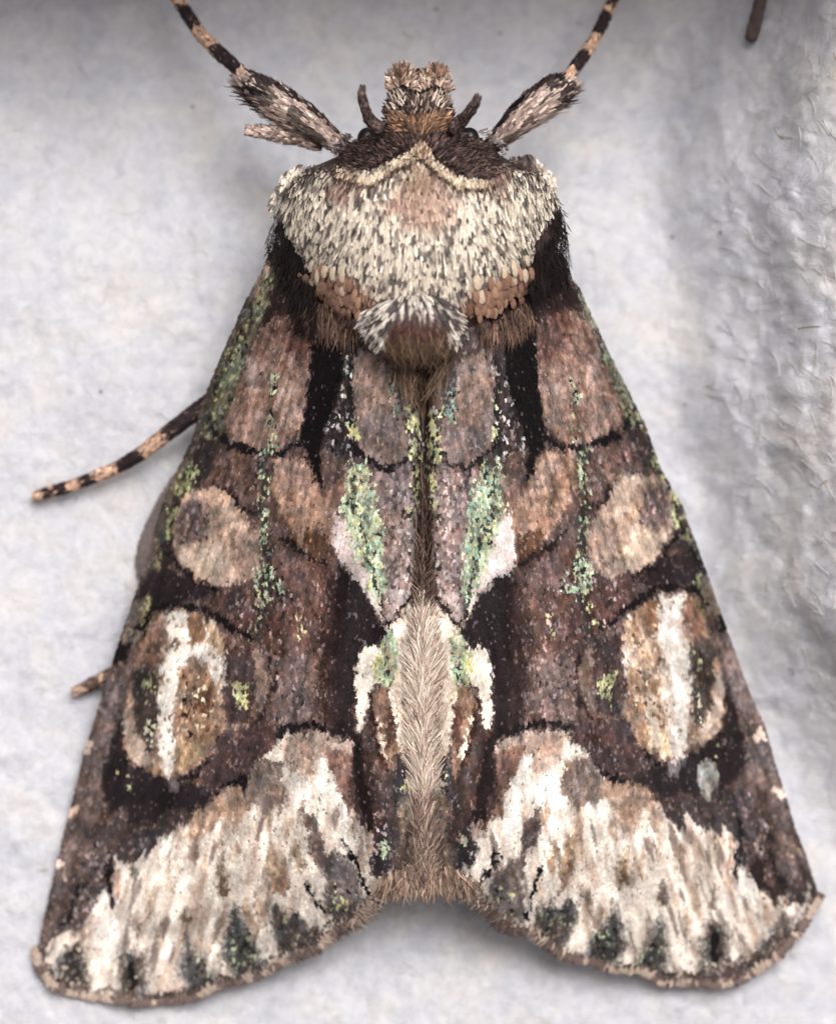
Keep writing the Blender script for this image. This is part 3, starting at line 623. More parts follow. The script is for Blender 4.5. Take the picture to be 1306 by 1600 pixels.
def make_wing(side, outline):
    zf = WZ[side]; seed = 100 if side < 0 else 200
    r = np.random.default_rng(seed)
    q = np.asarray(outline, float)
    # membrane: the thin skin that carries the scales
    xs = np.arange(q[:, 0].min(), q[:, 0].max() + 6, 6.0); ys = np.arange(q[:, 1].min(), q[:, 1].max() + 6, 6.0)
    X, Y = np.meshgrid(xs, ys); inside = sdf(q, X.ravel(), Y.ravel()).reshape(X.shape) < -3
    vid = np.full(X.shape, -1); vid[inside] = np.arange(inside.sum())
    quad = np.stack([vid[:-1, :-1], vid[1:, :-1], vid[1:, 1:], vid[:-1, 1:]], -1).reshape(-1, 4)
    quad = quad[(quad >= 0).all(1)]
    mem = mesh_obj('forewing', P(X[inside], Y[inside], zf(X[inside], Y[inside]) - 0.012), quad, M_membrane, moth)
    so_ = mem.modifiers.new('thickness', 'SOLIDIFY'); so_.thickness = 0.008; so_.offset = -1
    # scales
    px, py = scatter(outline, 2.05, 2.5, seed, 0.5, 0.33)
    dx, dy = flow(px, py, side)
    a = r.normal(0, 0.10, len(px)); dx, dy = dx * np.cos(a) - dy * np.sin(a), dx * np.sin(a) + dy * np.cos(a)
    L = r.uniform(6.5, 9.0, len(px)) / PXU; W = r.uniform(2.6, 3.7, len(px)) / PXU
    c = shade_wing(px + dx * 4, py + dy * 4, side, seed)
    # where a scale's centre is its visible spot, the root sits a little behind it
    p0, t, nn = on_surface(zf, px - dx * 4, py - dy * 4, dx, dy)
    nn = roll(nn, t, r.normal(0, 0.10, len(px)))
    tilt = np.clip(r.normal(0.15, 0.04, len(px)), 0.02, 0.5)
    V, F, C = strips(p0, t, nn, L, W, SC_ROWS, SC_W, (tilt * 1.3, -0.08 * np.ones(len(px))), r.normal(0, 0.05, len(px)), c)
    s_ = mesh_obj('wing_scales', V, F, M_scale, mem, C, smooth=False); s_['kind'] = 'stuff'
    # fringe of hair scales along the outer margin
    mar = [p_ for p_ in outline]
    i0 = mar.index((62, 1480)) if side < 0 else mar.index((1276, 1395))
    i1 = mar.index((640, 1372)) if side < 0 else mar.index((700, 1372))
    line, u = resample(mar[i0:i1 + 1], 2600)
    tgx = np.gradient(line[:, 0]); tgy = np.gradient(line[:, 1]); ll = np.hypot(tgx, tgy); tgx /= ll; tgy /= ll
    ox, oy = (-tgy, tgx) if side < 0 else (tgy, -tgx)
    sgn = np.sign((oy).mean()); ox, oy = ox * sgn, oy * sgn
    k = sstep(0.5, 0.95, u)                       # shaggier towards the inner angle
    parts = []
    for layer in range(3):
        m_ = len(line); jx = r.normal(0, 1.5, m_); inn = r.uniform(-2, 9 - 2 * layer, m_)
        bx_ = line[:, 0] - ox * inn + jx; by_ = line[:, 1] - oy * inn
        a = r.normal(0, 0.05 + 0.42 * k, m_)
        ddx = ox * np.cos(a) - oy * np.sin(a); ddy = ox * np.sin(a) + oy * np.cos(a)
        p0, t, nn = on_surface(zf, bx_, by_, ddx, ddy)
        Lh = (r.uniform(11, 16, m_) * (0.7 + 0.5 * fbm(u * 60, 0 * u, seed + 8, 2)) + k * r.uniform(0, 24, m_)) / PXU
        Wh = r.uniform(4.0, 6.0, m_) / PXU * (1 - 0.72 * k)
        band = fbm(u * 44, 0 * u + layer * 0.2, seed + 3, 2)
        cc = np.where((band > 0.56)[:, None], np.array((112, 90, 83.0)), np.array((176, 150, 132.0)))
        cc = cc * (1 - 0.12 * layer) * np.exp(r.normal(0, 1, m_) * (0.045 + 0.15 * k))[:, None]
        cc = np.where(((r.random(m_) < 0.03 + 0.12 * k))[:, None], np.array((84, 62, 56.0)), cc)
        cc = desat(cc, 0.25); c0 = lin(np.clip(cc * 0.92, 10, 245)); c1 = lin(np.clip(cc * 1.0 + 4, 10, 250))
        V, F, C = strips(p0, t, nn, Lh, Wh, HR_ROWS, (0.8, 1.0, 0.9, 0.4), (0.12 - 0.12 * layer + r.normal(0, 0.10, m_), -0.25 * np.ones(m_)), r.normal(0, 0.15, m_) * (1 + k), c0, c1)
        parts.append((V, F, C))
    V, F, C = join(parts)
    f_ = mesh_obj('fringe', V, F, M_hair, mem, C); f_['kind'] = 'stuff'
    return mem
def join(parts):
    Vs, Fs, Cs, o = [], [], [], 0
    for V, F, C in parts:
        Vs.append(V); Fs.append(F + o); Cs.append(C); o += len(V)
    return np.concatenate(Vs), np.concatenate(Fs), np.concatenate(Cs)

wingL = make_wing(-1, OUT_L); wingL['label'] = 'brown forewing with pale round and kidney marks, beside the banded middle leg'
wingR = make_wing(1, OUT_R); wingR['label'] = 'brown forewing with pale round and kidney marks, beside the pulp bank'

# hindwing edge showing from under the forewing
hw = [(330, 690), (296, 716), (268, 742), (245, 778), (226, 818), (214, 848), (209, 876), (213, 900), (232, 915), (300, 930), (420, 900), (430, 720)]
X, Y = np.meshgrid(np.arange(205, 430, 3.0), np.arange(690, 930, 3.0)); ins = sdf(hw, X.ravel(), Y.ravel()).reshape(X.shape)
ok = ins < 0; vid = np.full(X.shape, -1); vid[ok] = np.arange(ok.sum())
quad = np.stack([vid[:-1, :-1], vid[1:, :-1], vid[1:, 1:], vid[:-1, 1:]], -1).reshape(-1, 4); quad = quad[(quad >= 0).all(1)]
hz = WZ[-1](X[ok], Y[ok]) - 0.05 - 0.06 * np.exp(ins[ok] / 9.0)
hwo = mesh_obj('hindwing', P(X[ok], Y[ok], hz), quad, flat_mat('hindwing_skin', (118, 104, 100), 0.6, 0.3, 60, 0.3), moth)
sm = hwo.modifiers.new('thickness', 'SOLIDIFY'); sm.thickness = 0.012; sm.offset = -1

# ------------------------------------------------------------------ body: head, thorax and abdomen in one surface
BW_Y = [104, 118, 150, 185, 205, 225, 245, 270, 300, 335, 370, 420, 470, 520, 600, 800, 1100, 1300, 1390]
BW_W = [10, 36, 45, 56, 84, 112, 132, 190, 216, 226, 224, 206, 172, 150, 130, 118, 100, 66, 22]
BZ_Z = [0.42, 0.54, 0.62, 0.66, 0.68, 0.73, 0.79, 0.84, 0.88, 0.91, 0.92, 0.91, 0.87, 0.81, 0.70, 0.62, 0.52, 0.42, 0.36]
BZ_B = [0.44, 0.42, 0.38, 0.34, 0.30, 0.26, 0.24, 0.22, 0.20, 0.20, 0.20, 0.20, 0.20, 0.20, 0.22, 0.22, 0.20, 0.20, 0.26]
BMX = 655.0
def body_z(px, py):
    px = np.asarray(px, float); py = np.asarray(py, float)
    w_ = np.interp(py, BW_Y, BW_W); zt = np.interp(py, BW_Y, BZ_Z); zb = np.interp(py, BW_Y, BZ_B)
    s = np.clip(np.abs(px - BMX) / w_, 0, 0.999)
    zm = zb + (zt - zb) * 0.45
    return zm + (zt - zm) * (1 - s ** 2.6) ** 0.85
yy = np.linspace(106, 1388, 260); SID = 36; V = []
for y_ in yy:
    w_ = np.interp(y_, BW_Y, BW_W); zt = np.interp(y_, BW_Y, BZ_Z); zb = np.interp(y_, BW_Y, BZ_B); zm = zb + (zt - zb) * 0.45
    a = np.linspace(0, 2 * math.pi, SID, endpoint=False)
    ca, sa = np.cos(a), np.sin(a)
    ex = ca; ez = np.where(sa > 0, (zt - zm) * (1 - np.abs(ca) ** 2.6) ** 0.85, -(zm - zb) * np.abs(sa))
    V.append(P(BMX + ex * (w_ - 3), np.full(SID, y_), zm + ez - 0.012))
Vb = np.concatenate(V); Fb = []
for i in range(len(yy) - 1):
    for j in range(SID):
        k = (j + 1) % SID; Fb.append((i * SID + j, (i + 1) * SID + j, (i + 1) * SID + k, i * SID + k))
nV = len(Vb); Vb = np.concatenate([Vb, Vb[:SID].mean(0, keepdims=True), Vb[-SID:].mean(0, keepdims=True)])
for j in range(0, SID, 2):
    Fb.append((nV, j, j + 1, (j + 2) % SID)); b0 = (len(yy) - 1) * SID; Fb.append((nV + 1, b0 + (j + 2) % SID, b0 + j + 1, b0 + j))
body = mesh_obj('body', Vb, np.array(Fb), M_body, moth)
body['label'] = 'furry head, cream scaled thorax and abdomen in one piece'

def body_fur(name, px, py, dx, dy, L, W, colr, tilt, seed, rows=SC_ROWS, wf=SC_W, zf=body_z, bend=-0.1, c1=None, rsd=0.25, zoff=0.0, sidesd=0.06, mat=None):
    r = np.random.default_rng(seed); n_ = len(px)
    ln_ = np.hypot(dx, dy); dx, dy = dx / ln_, dy / ln_
    p0, t, nn = on_surface(zf, px, py, dx, dy)
    p0 = p0 + nn * zoff
    nn = roll(nn, t, r.normal(0, rsd, n_))
    cc = lin(np.clip(desat(colr, 0.2) * 0.95, 8, 250)); cc1 = None if c1 is None else lin(np.clip(desat(c1, 0.2) * 0.95, 8, 250))
    return strips(p0, t, nn, L / PXU, W / PXU, rows, wf, (tilt, np.full(n_, bend)), r.normal(0, sidesd, n_), cc, cc1)

# thorax scales
TH = [(462, 262), (500, 262), (529, 262), (580, 270), (612, 254), (658, 228), (682, 256), (717, 278), (763, 280), (800, 248), (830, 246), (864, 277), (871, 319), (858, 350), (838, 376), (828, 420), (816, 470), (765, 492), (715, 500), (575, 495), (552, 486), (490, 468), (474, 408), (456, 380), (430, 345), (423, 318), (440, 280)]
r = np.random.default_rng(11)
px, py = scatter(TH, 2.5, 3.6, 12, 1.0, 0.5)
k_ = ~((np.abs(px - BMX) / np.interp(py, BW_Y, BW_W) > 0.93) & (py > 345)); px, py = px[k_], py[k_]; n_ = len(px)
dx = (px - 655) / 520 + np.where(px < 655, -1, 1) * 0.06; dy = np.ones(n_)
dx = dx + (noise(px / 40, py / 40, 51) - 0.5) * 0.5
c = np.tile(np.array((216, 199, 178.0)), (n_, 1))
def blend(c, m_, rgb): return c + (np.array(rgb, float) - c) * np.asarray(m_)[:, None]
x_ = px + (noise(px / 12, py / 12, 60) - 0.5) * 26; y_ = py + (noise(px / 12, py / 12, 61) - 0.5) * 26
pep = noise(px / 5, py / 9, 62)
c = blend(c, sstep(0.60, 0.74, pep) * 0.8, (84, 74, 72)); c = blend(c, (r.random(n_) < 0.05) * 1.0, (58, 48, 48))
c = blend(c, sstep(78, 30, np.hypot(x_ - 655, (y_ - 320) * 1.45)) * 0.8, (170, 130, 112))
c = blend(c, sstep(55, 15, np.hypot(x_ - 655, (y_ - 280) * 1.8)) * 0.7, (140, 108, 86))
c = blend(c, sstep(34, 10, np.hypot((x_ - 535), (y_ - 300) * 0.9)) * 0.75, (128, 92, 80))
c = blend(c, sstep(30, 10, np.hypot((x_ - 778), (y_ - 284))) * 0.75, (128, 92, 80))
c = blend(c, sstep(40, 8, np.hypot((x_ - 497), (y_ - 262) * 1.5)) * 0.7, (72, 60, 62))
c = blend(c, sstep(34, 8, np.hypot((x_ - 812), (y_ - 256) * 1.4)) * 0.9, (60, 44, 42))
low = np.where(px < 655, sstep(410, 440, y_ - (x_ - 480) * 0.25), sstep(415, 440, y_ + (x_ - 825) * 0.35)) * (np.abs(px - 655) > 70)
c = blend(c, low * 0.9, (176, 124, 98))
c = blend(c, sstep(455, 485, y_) * (np.abs(px - 655) > 60) * 0.7, (120, 78, 60))
# thin dark line and cream rim of the collar
col_l = [(529, 270), (580, 285), (612, 262), (658, 240), (682, 262), (717, 288), (763, 290)]
dl = sdl(col_l, px, py); c = blend(c, sstep(6, 2, np.abs(dl - 8)) * (py > np.interp(px, [529, 580, 658, 717, 763], [270, 285, 240, 288, 290])) * 0.9, (52, 34, 30))
c = blend(c, sstep(9, 4, dl) * 0.6, (214, 186, 150))
sd_ = np.abs(px - BMX) / np.interp(py, BW_Y, BW_W)
c = blend(c, sstep(0.90, 0.97, sd_) * sstep(325, 350, py), (40, 28, 28))
c *= np.exp(r.normal(0, 0.09, n_))[:, None]
tipc = np.where((r.random(n_) < 0.16)[:, None], c * 0.5, c * 1.08); c = c * 0.86
edge = sdf(TH, px, py)
Lt = r.uniform(10, 18, n_) * (0.55 + 0.45 * sstep(-2, -16, edge)); Wt = r.uniform(2.4, 4.4, n_)
A = body_fur('t', px, py - 5, dx, dy, Lt, Wt, c, np.clip(r.normal(0.20, 0.08, n_), 0.06, 0.8), 13, c1=tipc, bend=-0.22)
o_ = mesh_obj('thorax_scales', A[0], A[1], M_scale, body, A[2], smooth=False)
o_['kind'] = 'stuff'
o_['label'] = 'cream thorax scales peppered with black'

# large overlapping orange-brown scales along the hind edge of the thorax, one by one
def big_scale_mesh(name, mat):
    rows = (0, 0.3, 0.6, 0.85, 1.0); wf = (0.5, 0.9, 1.0, 0.8, 0.35); V = []; F = []
    for u, w_ in zip(rows, wf):
        for s in (-1, 0, 1): V.append((s * w_ * 0.5, u, 0.12 * u - 0.2 * u * u - (0.06 if s else 0)))
    for i in range(4):
        for j in range(2): F.append((3 * i + j, 3 * i + j + 1, 3 * i + j + 4, 3 * i + j + 3))
    me = bpy.data.meshes.new(name); me.from_pydata(V, [], F); me.materials.append(mat)
    for p_ in me.polygons: p_.use_smooth = True
    return me
BS = [big_scale_mesh('scale', flat_mat('large_scale_%s' % nm, rgb, 0.5, 0.3, 3, 0.25)) for nm, rgb in (('orange', (164, 128, 106)), ('brown', (126, 96, 82)), ('cream', (196, 176, 154)), ('rust', (142, 106, 88)))]
from mathutils import Matrix
r = np.random.default_rng(17)
for sd_ in (-1, 1):
    for row in range(6):
        for i in range(14):
            fr = (i + 0.5 * (row % 2) + r.uniform(-.2, .2)) / 13.5
            if r.random() < (0.6, 0.35, 0.1, 0.0, 0.0, 0.3)[row] * (1 if 0.15 < fr < 0.85 else 1.6): continue
            if sd_ < 0: x0 = 474 + fr * 90; y0 = 402 + row * 11 + fr * 24 + r.normal(0, 3)
            else: x0 = 740 + fr * 86; y0 = 430 + row * 11 - fr * 34 + r.normal(0, 3)
            ddx = np.array([(x0 - 655) / 700 + r.normal(0, 0.1)]); ddy = np.array([1.0])
            p0, t, nn = on_surface(body_z, np.array([x0]), np.array([y0]), ddx, ddy)
            t = t[0] / np.linalg.norm(t[0]); nn = nn[0]; t = t + nn * r.uniform(0.10, 0.24); t /= np.linalg.norm(t)
            s_ = np.cross(t, nn); s_ /= np.linalg.norm(s_); u_ = np.cross(s_, t)
            Lb, Wb = r.uniform(19, 26) / PXU, r.uniform(9, 14) / PXU
            kind = int(r.choice([2, 2, 0, 2, 3])) if row < 1 else int(r.choice([0, 0, 1, 2, 3])) if row < 3 else int(r.choice([0, 1, 3, 3]))
            o_ = bpy.data.objects.new('scale', BS[kind]); col.objects.link(o_); o_.parent = body
            Mx = Matrix(((s_[0] * Wb, t[0] * Lb, u_[0] * Lb, 0), (s_[1] * Wb, t[1] * Lb, u_[1] * Lb, 0), (s_[2] * Wb, t[2] * Lb, u_[2] * Lb, 0), (0, 0, 0, 1)))
            pp = p0[0] + nn * 0.014; Mx.translation = Vector(pp); o_.matrix_world = Mx

# dark fur: flanks, hind edge, collar
def crest_z(px, py):
    d = np.hypot((px - 647) / 84.0, np.where(py < 520, (py - 520) / 66.0, (py - 520) / 60.0))
    return 0.83 + 0.13 * np.clip(1 - d ** 2, 0, 1) ** 0.7 - 0.0006 * (py - 500)
def core_z(px, py):
    d = np.hypot((px - 647) / 84, np.where(py < 520, (py - 520) / 66, (py - 520) / 60))
    return crest_z(px, py) - 0.012 - 0.22 * sstep(0.72, 1.15, d)
parts = []
def fur(poly, sx, sy, seed, dirf, cols, L, W, tilt, grow=0, bend=-0.2, zf=body_z, sidesd=0.18, zoff=0.0, soft=0, wild=0.22):
    r = np.random.default_rng(seed); px, py = scatter(poly, sx, sy, seed, grow, 0.5)
    if soft:
        k_ = r.random(len(px)) < sstep(soft, -soft, sdf(poly, px, py) + soft); px, py = px[k_], py[k_]
    n_ = len(px)
    dx, dy = dirf(px, py); a = r.normal(0, wild, n_); dx, dy = dx * np.cos(a) - dy * np.sin(a), dx * np.sin(a) + dy * np.cos(a)
    cs = np.array(cols, float)[r.integers(0, len(cols), n_)] * np.exp(r.normal(0, 0.14, n_))[:, None]
    return body_fur('f', px, py, dx, dy, r.uniform(L[0], L[1], n_), r.uniform(W[0], W[1], n_), cs, np.clip(r.normal(tilt, 0.12, n_), 0, 1.2), seed + 1, HR_ROWS, HR_W, zf, bend, cs * 1.12, 0.4, zoff, sidesd)
def flank_z(px, py):
    return np.maximum(body_z(px, py), np.where(px < MID, WZ[-1](px, py), WZ[1](px, py)))
def side_z(px, py): return 0.93 - 0.40 * (np.abs(px - 655) / 220.0) ** 2 - 0.0004 * (py - 400)
def back_z(px, py): return np.maximum(flank_z(px, py), core_z(px, py))
down = lambda x, y: ((x - 655) / 900, np.ones_like(x))
parts.append(fur([(430, 338), (458, 338), (492, 396), (494, 470), (496, 515), (470, 520), (445, 500), (425, 440), (418, 380)], 2.6, 4, 301, down, [(26, 18, 18), (34, 24, 23), (20, 14, 15), (46, 33, 30)], (18, 34), (1.2, 2.2), 0.16, zf=side_z))
parts.append(fur([(872, 325), (884, 340), (888, 400), (885, 440), (860, 450), (832, 470), (812, 412), (820, 368), (852, 336)], 2.6, 4, 303, down, [(25, 17, 18), (33, 23, 22), (20, 14, 15), (46, 34, 32)], (18, 34), (1.2, 2.2), 0.16, zf=side_z))
parts.append(fur([(868, 300), (880, 330), (884, 400), (872, 380), (864, 330)], 3, 5, 305, lambda x, y: (np.full_like(x, 0.7), np.ones_like(x)), [(34, 23, 24), (50, 36, 35)], (12, 22), (1.1, 1.9), 0.1, zf=side_z))
hind = lambda x, y: ((x - 655) / 1400, np.ones_like(x))
parts.append(fur([(485, 466), (552, 484), (570, 500), (570, 520), (540, 525), (492, 510)], 2.2, 3.4, 307, hind, [(84, 60, 50), (98, 72, 60), (62, 44, 40), (112, 84, 70)], (20, 36), (1.1, 2.0), 0.16, zf=flank_z, zoff=0.02))
parts.append(fur([(740, 500), (770, 495), (820, 468), (825, 500), (800, 520), (745, 525)], 2.2, 3.4, 309, hind, [(84, 60, 50), (104, 76, 62), (62, 44, 40), (114, 84, 68)], (20, 36), (1.1, 2.0), 0.16, zf=flank_z, zoff=0.02))
# below the crest, running down between the wings
parts.append(fur([(600, 520), (622, 512), (650, 505), (680, 512), (712, 520), (706, 565), (684, 600), (664, 630), (644, 625), (618, 580)], 2.4, 4.2, 311, lambda x, y: ((655 - x) / 120, np.ones_like(x)), [(92, 70, 54), (104, 80, 62), (72, 53, 43), (118, 92, 70)], (22, 42), (1.0, 1.8), 0.08, zf=back_z, zoff=0.012))
# dorsal hair ridge: chevrons down the middle
def ridge_z(px, py): return np.maximum(WZ[-1](px, py), WZ[1](px, py)) + 0.012
vee = lambda x, y: (np.clip((661 - x) / 34, -0.75, 0.75), np.ones_like(x))
parts.append(fur([(655, 720), (668, 720), (674, 800), (684, 930), (640, 930), (649, 800)], 2.6, 5.4, 313, vee, [(112, 86, 74), (88, 66, 58), (66, 48, 45), (140, 114, 98)], (22, 40), (1.0, 1.8), 0.10, zf=ridge_z))
parts.append(fur([(640, 925), (661, 900), (682, 925), (706, 1000), (704, 1140), (694, 1240), (632, 1240), (618, 1140), (618, 1000)], 1.8, 3.6, 315, vee, [(200, 176, 157), (190, 165, 147), (208, 186, 167), (178, 151, 134), (204, 181, 162), (122, 97, 87), (214, 195, 177)], (20, 36), (0.8, 1.5), 0.10, zf=ridge_z, grow=3, soft=14, wild=0.12, sidesd=0.1))
parts.append(fur([(636, 1225), (692, 1225), (698, 1330), (704, 1378), (622, 1378), (630, 1330)], 1.9, 3.8, 317, vee, [(150, 122, 108), (124, 98, 88), (172, 144, 126), (84, 64, 60)], (22, 38), (0.8, 1.6), 0.12, zf=ridge_z, soft=12, wild=0.14))
parts.append(fur([(590, 1368), (640, 1350), (700, 1350), (745, 1375), (740, 1388), (600, 1392)], 2.0, 4.0, 319, lambda x, y: ((x - 661) / 300, np.ones_like(x)), [(170, 140, 118), (140, 110, 92), (190, 158, 134), (110, 84, 74)], (22, 42), (1.5, 2.8), 0.05, zf=ridge_z))
V, F, C = join(parts)
o_ = mesh_obj('body_hair', V, F, M_hair, body, C); o_['kind'] = 'stuff'
o_['label'] = 'brown hair on the flanks and down the back'

# crest: a raised half-round tuft behind the thorax
r = np.random.default_rng(23)
CP = [(563, 505), (572, 484), (600, 470), (640, 460), (680, 460), (706, 474), (724, 500), (728, 520), (712, 540), (690, 550), (655, 556), (615, 552), (590, 545), (570, 522)]
px, py = scatter(CP, 2.0, 2.8, 24, 0, 0.5); n_ = len(px)
dc = np.hypot((px - 650) / 84.0, (py - 530) / 72.0)
dx = (px - 650) / 84; dy = (py - 500) / 90 + 0.75
inner = sstep(0.74, 0.5, np.hypot((px - 650) / 70.0 + (noise(px / 14, py / 14, 80) - .5) * .35, (py - 530) / 70.0))
c = np.tile(np.array((196, 184, 172.0)), (n_, 1))
c = blend(c, (noise(px / 4, py / 8, 81) > 0.52) * 0.9, (64, 54, 54))
c = blend(c, inner, (74, 46, 40)); c = blend(c, inner * sstep(515, 545, py), (98, 70, 52))
c *= np.exp(r.normal(0, 0.12, n_))[:, None]
A = body_fur('c', px, py, dx, dy, r.uniform(12, 22, n_), r.uniform(1.6, 2.8, n_), c, np.clip(r.normal(0.2, 0.10, n_), 0, 1), 25, (0, .4, .8, 1), (0.6, 1, .9, .4), crest_z, -0.2, c * 1.1, 0.3)
# low rounded core that the tuft grows on
X, Y = np.meshgrid(np.linspace(560, 732, 40), np.linspace(452, 590, 34))
cz = core_z(X, Y)
idx = np.arange(X.size).reshape(X.shape); quad = np.stack([idx[:-1, :-1], idx[1:, :-1], idx[1:, 1:], idx[:-1, 1:]], -1).reshape(-1, 4)
crest = mesh_obj('crest', P(X.ravel(), Y.ravel(), cz.ravel()), quad, M_body, moth)
crest['label'] = 'half-round tuft rimmed in black and white behind the thorax'
o_ = mesh_obj('crest_scales', A[0], A[1], M_scale, crest, A[2], smooth=False); o_['kind'] = 'stuff'

# collar and head
parts = []
fwd = lambda x, y: ((x - 655) / 160, -np.ones_like(x))
parts.append(fur([(520, 250), (545, 222), (575, 205), (610, 200), (655, 212), (705, 200), (740, 208), (770, 226), (790, 250), (763, 286), (720, 282), (682, 256), (658, 230), (612, 254), (580, 274), (535, 270)], 1.9, 2.5, 331,
                 lambda x, y: ((x - 655) / 90, np.full_like(x, -0.35)), [(58, 43, 41), (46, 34, 34), (82, 62, 56), (38, 28, 29), (100, 78, 70)], (9, 18), (1.8, 3.2), 0.2, zoff=0.006, soft=7))
parts.append(fur([(520, 246), (548, 212), (556, 218), (530, 256)], 2.4, 3, 333, lambda x, y: (-np.ones_like(x), -0.3 * np.ones_like(x)), [(120, 108, 108), (90, 78, 78), (150, 138, 136), (60, 48, 48)], (9, 16), (2, 3.4), 0.3, zoff=0.02))
parts.append(fur([(745, 205), (752, 205), (790, 244), (782, 254)], 2.4, 3, 335, lambda x, y: (np.ones_like(x), -0.3 * np.ones_like(x)), [(120, 108, 108), (90, 78, 78), (150, 138, 136), (60, 48, 48)], (9, 16), (2, 3.4), 0.3, zoff=0.02))
parts.append(fur([(640, 246), (658, 222), (676, 246), (660, 254)], 2.4, 3, 337, fwd, [(176, 150, 124), (146, 116, 94), (104, 76, 62)], (9, 14), (2, 3.4), 0.25, zoff=0.01))
def head_z(px, py):
    d = np.hypot((px - 654) / 66.0, (py - 172) / 78.0); return 0.52 + 0.17 * np.sqrt(np.clip(1 - d ** 2, 0.0004, 1))
up_ = lambda x, y: ((x - 654) / 75, (y - 185) / 75 - 0.35)
parts.append(fur([(610, 205), (604, 180), (612, 152), (620, 136), (652, 140), (688, 136), (696, 152), (702, 180), (700, 206)], 2.0, 2.6, 339, up_, [(84, 66, 60), (56, 43, 42), (46, 34, 35), (120, 98, 88), (160, 136, 120), (40, 30, 32)], (9, 15), (3, 5), 0.35, zf=head_z, zoff=0.005))
parts.append(fur([(618, 176), (640, 184), (668, 182), (692, 174), (696, 200), (676, 210), (632, 210), (616, 200)], 2.2, 2.8, 340, up_, [(140, 100, 72), (122, 86, 64), (104, 74, 58), (154, 114, 84), (80, 58, 50)], (8, 14), (2.8, 4.4), 0.3, zf=head_z, zoff=0.02))
parts.append(fur([(614, 176), (614, 152), (622, 142), (638, 154), (640, 166), (626, 170)], 4.2, 5, 342, up_, [(176, 156, 138), (130, 108, 98), (186, 166, 148)], (8, 13), (2.4, 4), 0.35, zf=head_z, zoff=0.02))
parts.append(fur([(694, 176), (694, 154), (686, 144), (672, 154), (670, 166), (682, 170)], 4.2, 5, 344, up_, [(176, 156, 138), (130, 108, 98), (186, 166, 148)], (8, 13), (2.4, 4), 0.35, zf=head_z, zoff=0.02))
for hx, pal in ((634, 0), (674, 1)):
    lobe = [(hx - 18, 150), (hx - 17, 128), (hx - 8, 116), (hx + 8, 116), (hx + 17, 126), (hx + 18, 150), (hx, 142)]
    parts.append(fur(lobe, 2.0, 2.4, 343 + hx, lambda x, y, hx=hx: ((x - hx) / 40, (y - 150) / 40 - 0.2), [(160, 132, 112), (126, 98, 82), (180, 156, 136), (100, 77, 66)], (7, 12), (2.4, 4.2), 0.35, zf=head_z, zoff=0.035))
    parts.append(fur([(hx - 9, 134), (hx - 6, 120), (hx + 9, 120), (hx + 9, 134)], 3.0, 3.4, 353 + hx, lambda x, y, hx=hx: ((x - hx) / 40, (y - 150) / 40 - 0.2), [(116, 82, 64), (84, 60, 50), (134, 98, 78)], (9, 14), (3, 5), 0.45, zf=head_z, zoff=0.045))
V, F, C = join(parts)
o_ = mesh_obj('head_tuft', V, F, M_scale, body, C); o_['kind'] = 'stuff'; o_['label'] = 'dark brown collar and tufted cream and brown face'
import bmesh
for ex in (574, 733):
    bm = bmesh.new(); bmesh.ops.create_uvsphere(bm, u_segments=24, v_segments=16, radius=0.031)
    me = bpy.data.meshes.new('eye'); bm.to_mesh(me); bm.free(); me.materials.append(M_eye)
    for p_ in me.polygons: p_.use_smooth = True
    e = bpy.data.objects.new('eye', me); col.objects.link(e); e.parent = moth; e.location = tuple(P(ex, 216, 0.555)); e.scale = (1, 1.1, 0.9)

# antenna bases, covered in short scales
def scaled_limb(name, pts, radii, bandf, parent, seed, nsc, Lp, Wp, flat=1.0, tilt=0.25, npt=26, basecol=(50, 38, 36)):
    """tapered limb with its own coat of scales; pts in drawing px + height"""
    path3 = np.array([P(a, b_, z) for a, b_, z in pts]); path, u = resample(path3, npt)
    rr = np.interp(u, np.linspace(0, 1, len(radii)), radii) / PXU * (1.12 if name == 'tarsus' else 1.0)
    V, F = tube(path, rr * 0.86, 14, flat)
    o = mesh_obj(name, V, F, flat_mat(name + '_skin', basecol), parent)
    r = np.random.default_rng(seed)
    us = r.uniform(0, 0.985, nsc); th = r.uniform(0, 2 * math.pi, nsc)
    ctr = np.stack([np.interp(us, u, path[:, k]) for k in range(3)], 1)
    tn = np.gradient(path, axis=0); tn /= np.linalg.norm(tn, axis=1, keepdims=True)
    t = np.stack([np.interp(us, u, tn[:, k]) for k in range(3)], 1); t /= np.linalg.norm(t, axis=1, keepdims=True)
    s = np.cross(t, [0, 0, 1.0]); s /= np.linalg.norm(s, axis=1, keepdims=True); up = np.cross(s, t)
    rad = np.interp(us, u, rr) * 0.88
    nn = s * np.cos(th)[:, None] + up * np.sin(th)[:, None]
    p0 = ctr + (s * np.cos(th)[:, None] + up * (np.sin(th) * flat)[:, None]) * rad[:, None]
    c, Lm = bandf(us, th, r)
    c = c * np.exp(r.normal(0, 0.13, nsc))[:, None]
    nnr = roll(nn, t, r.normal(0, 0.2, nsc))
    V, F, C = strips(p0, t, nnr, r.uniform(*Lp, nsc) * Lm / PXU, r.uniform(*Wp, nsc) / PXU, SC_ROWS, SC_W, (np.clip(r.normal(tilt, 0.1, nsc), 0, 1) * (0.6 + 0.4 * Lm), np.full(nsc, -0.12)), r.normal(0, 0.1, nsc), lin(np.clip(desat(c, 0.2) * 0.96, 8, 250)))
    q = mesh_obj(name + '_scales', V, F, M_scale, o, C, smooth=False); q['kind'] = 'stuff'
    return o
def plain(cs):
    cs = np.array(cs, float)
    return lambda u, th, r: (cs[r.integers(0, len(cs), len(u))], np.ones(len(u)))
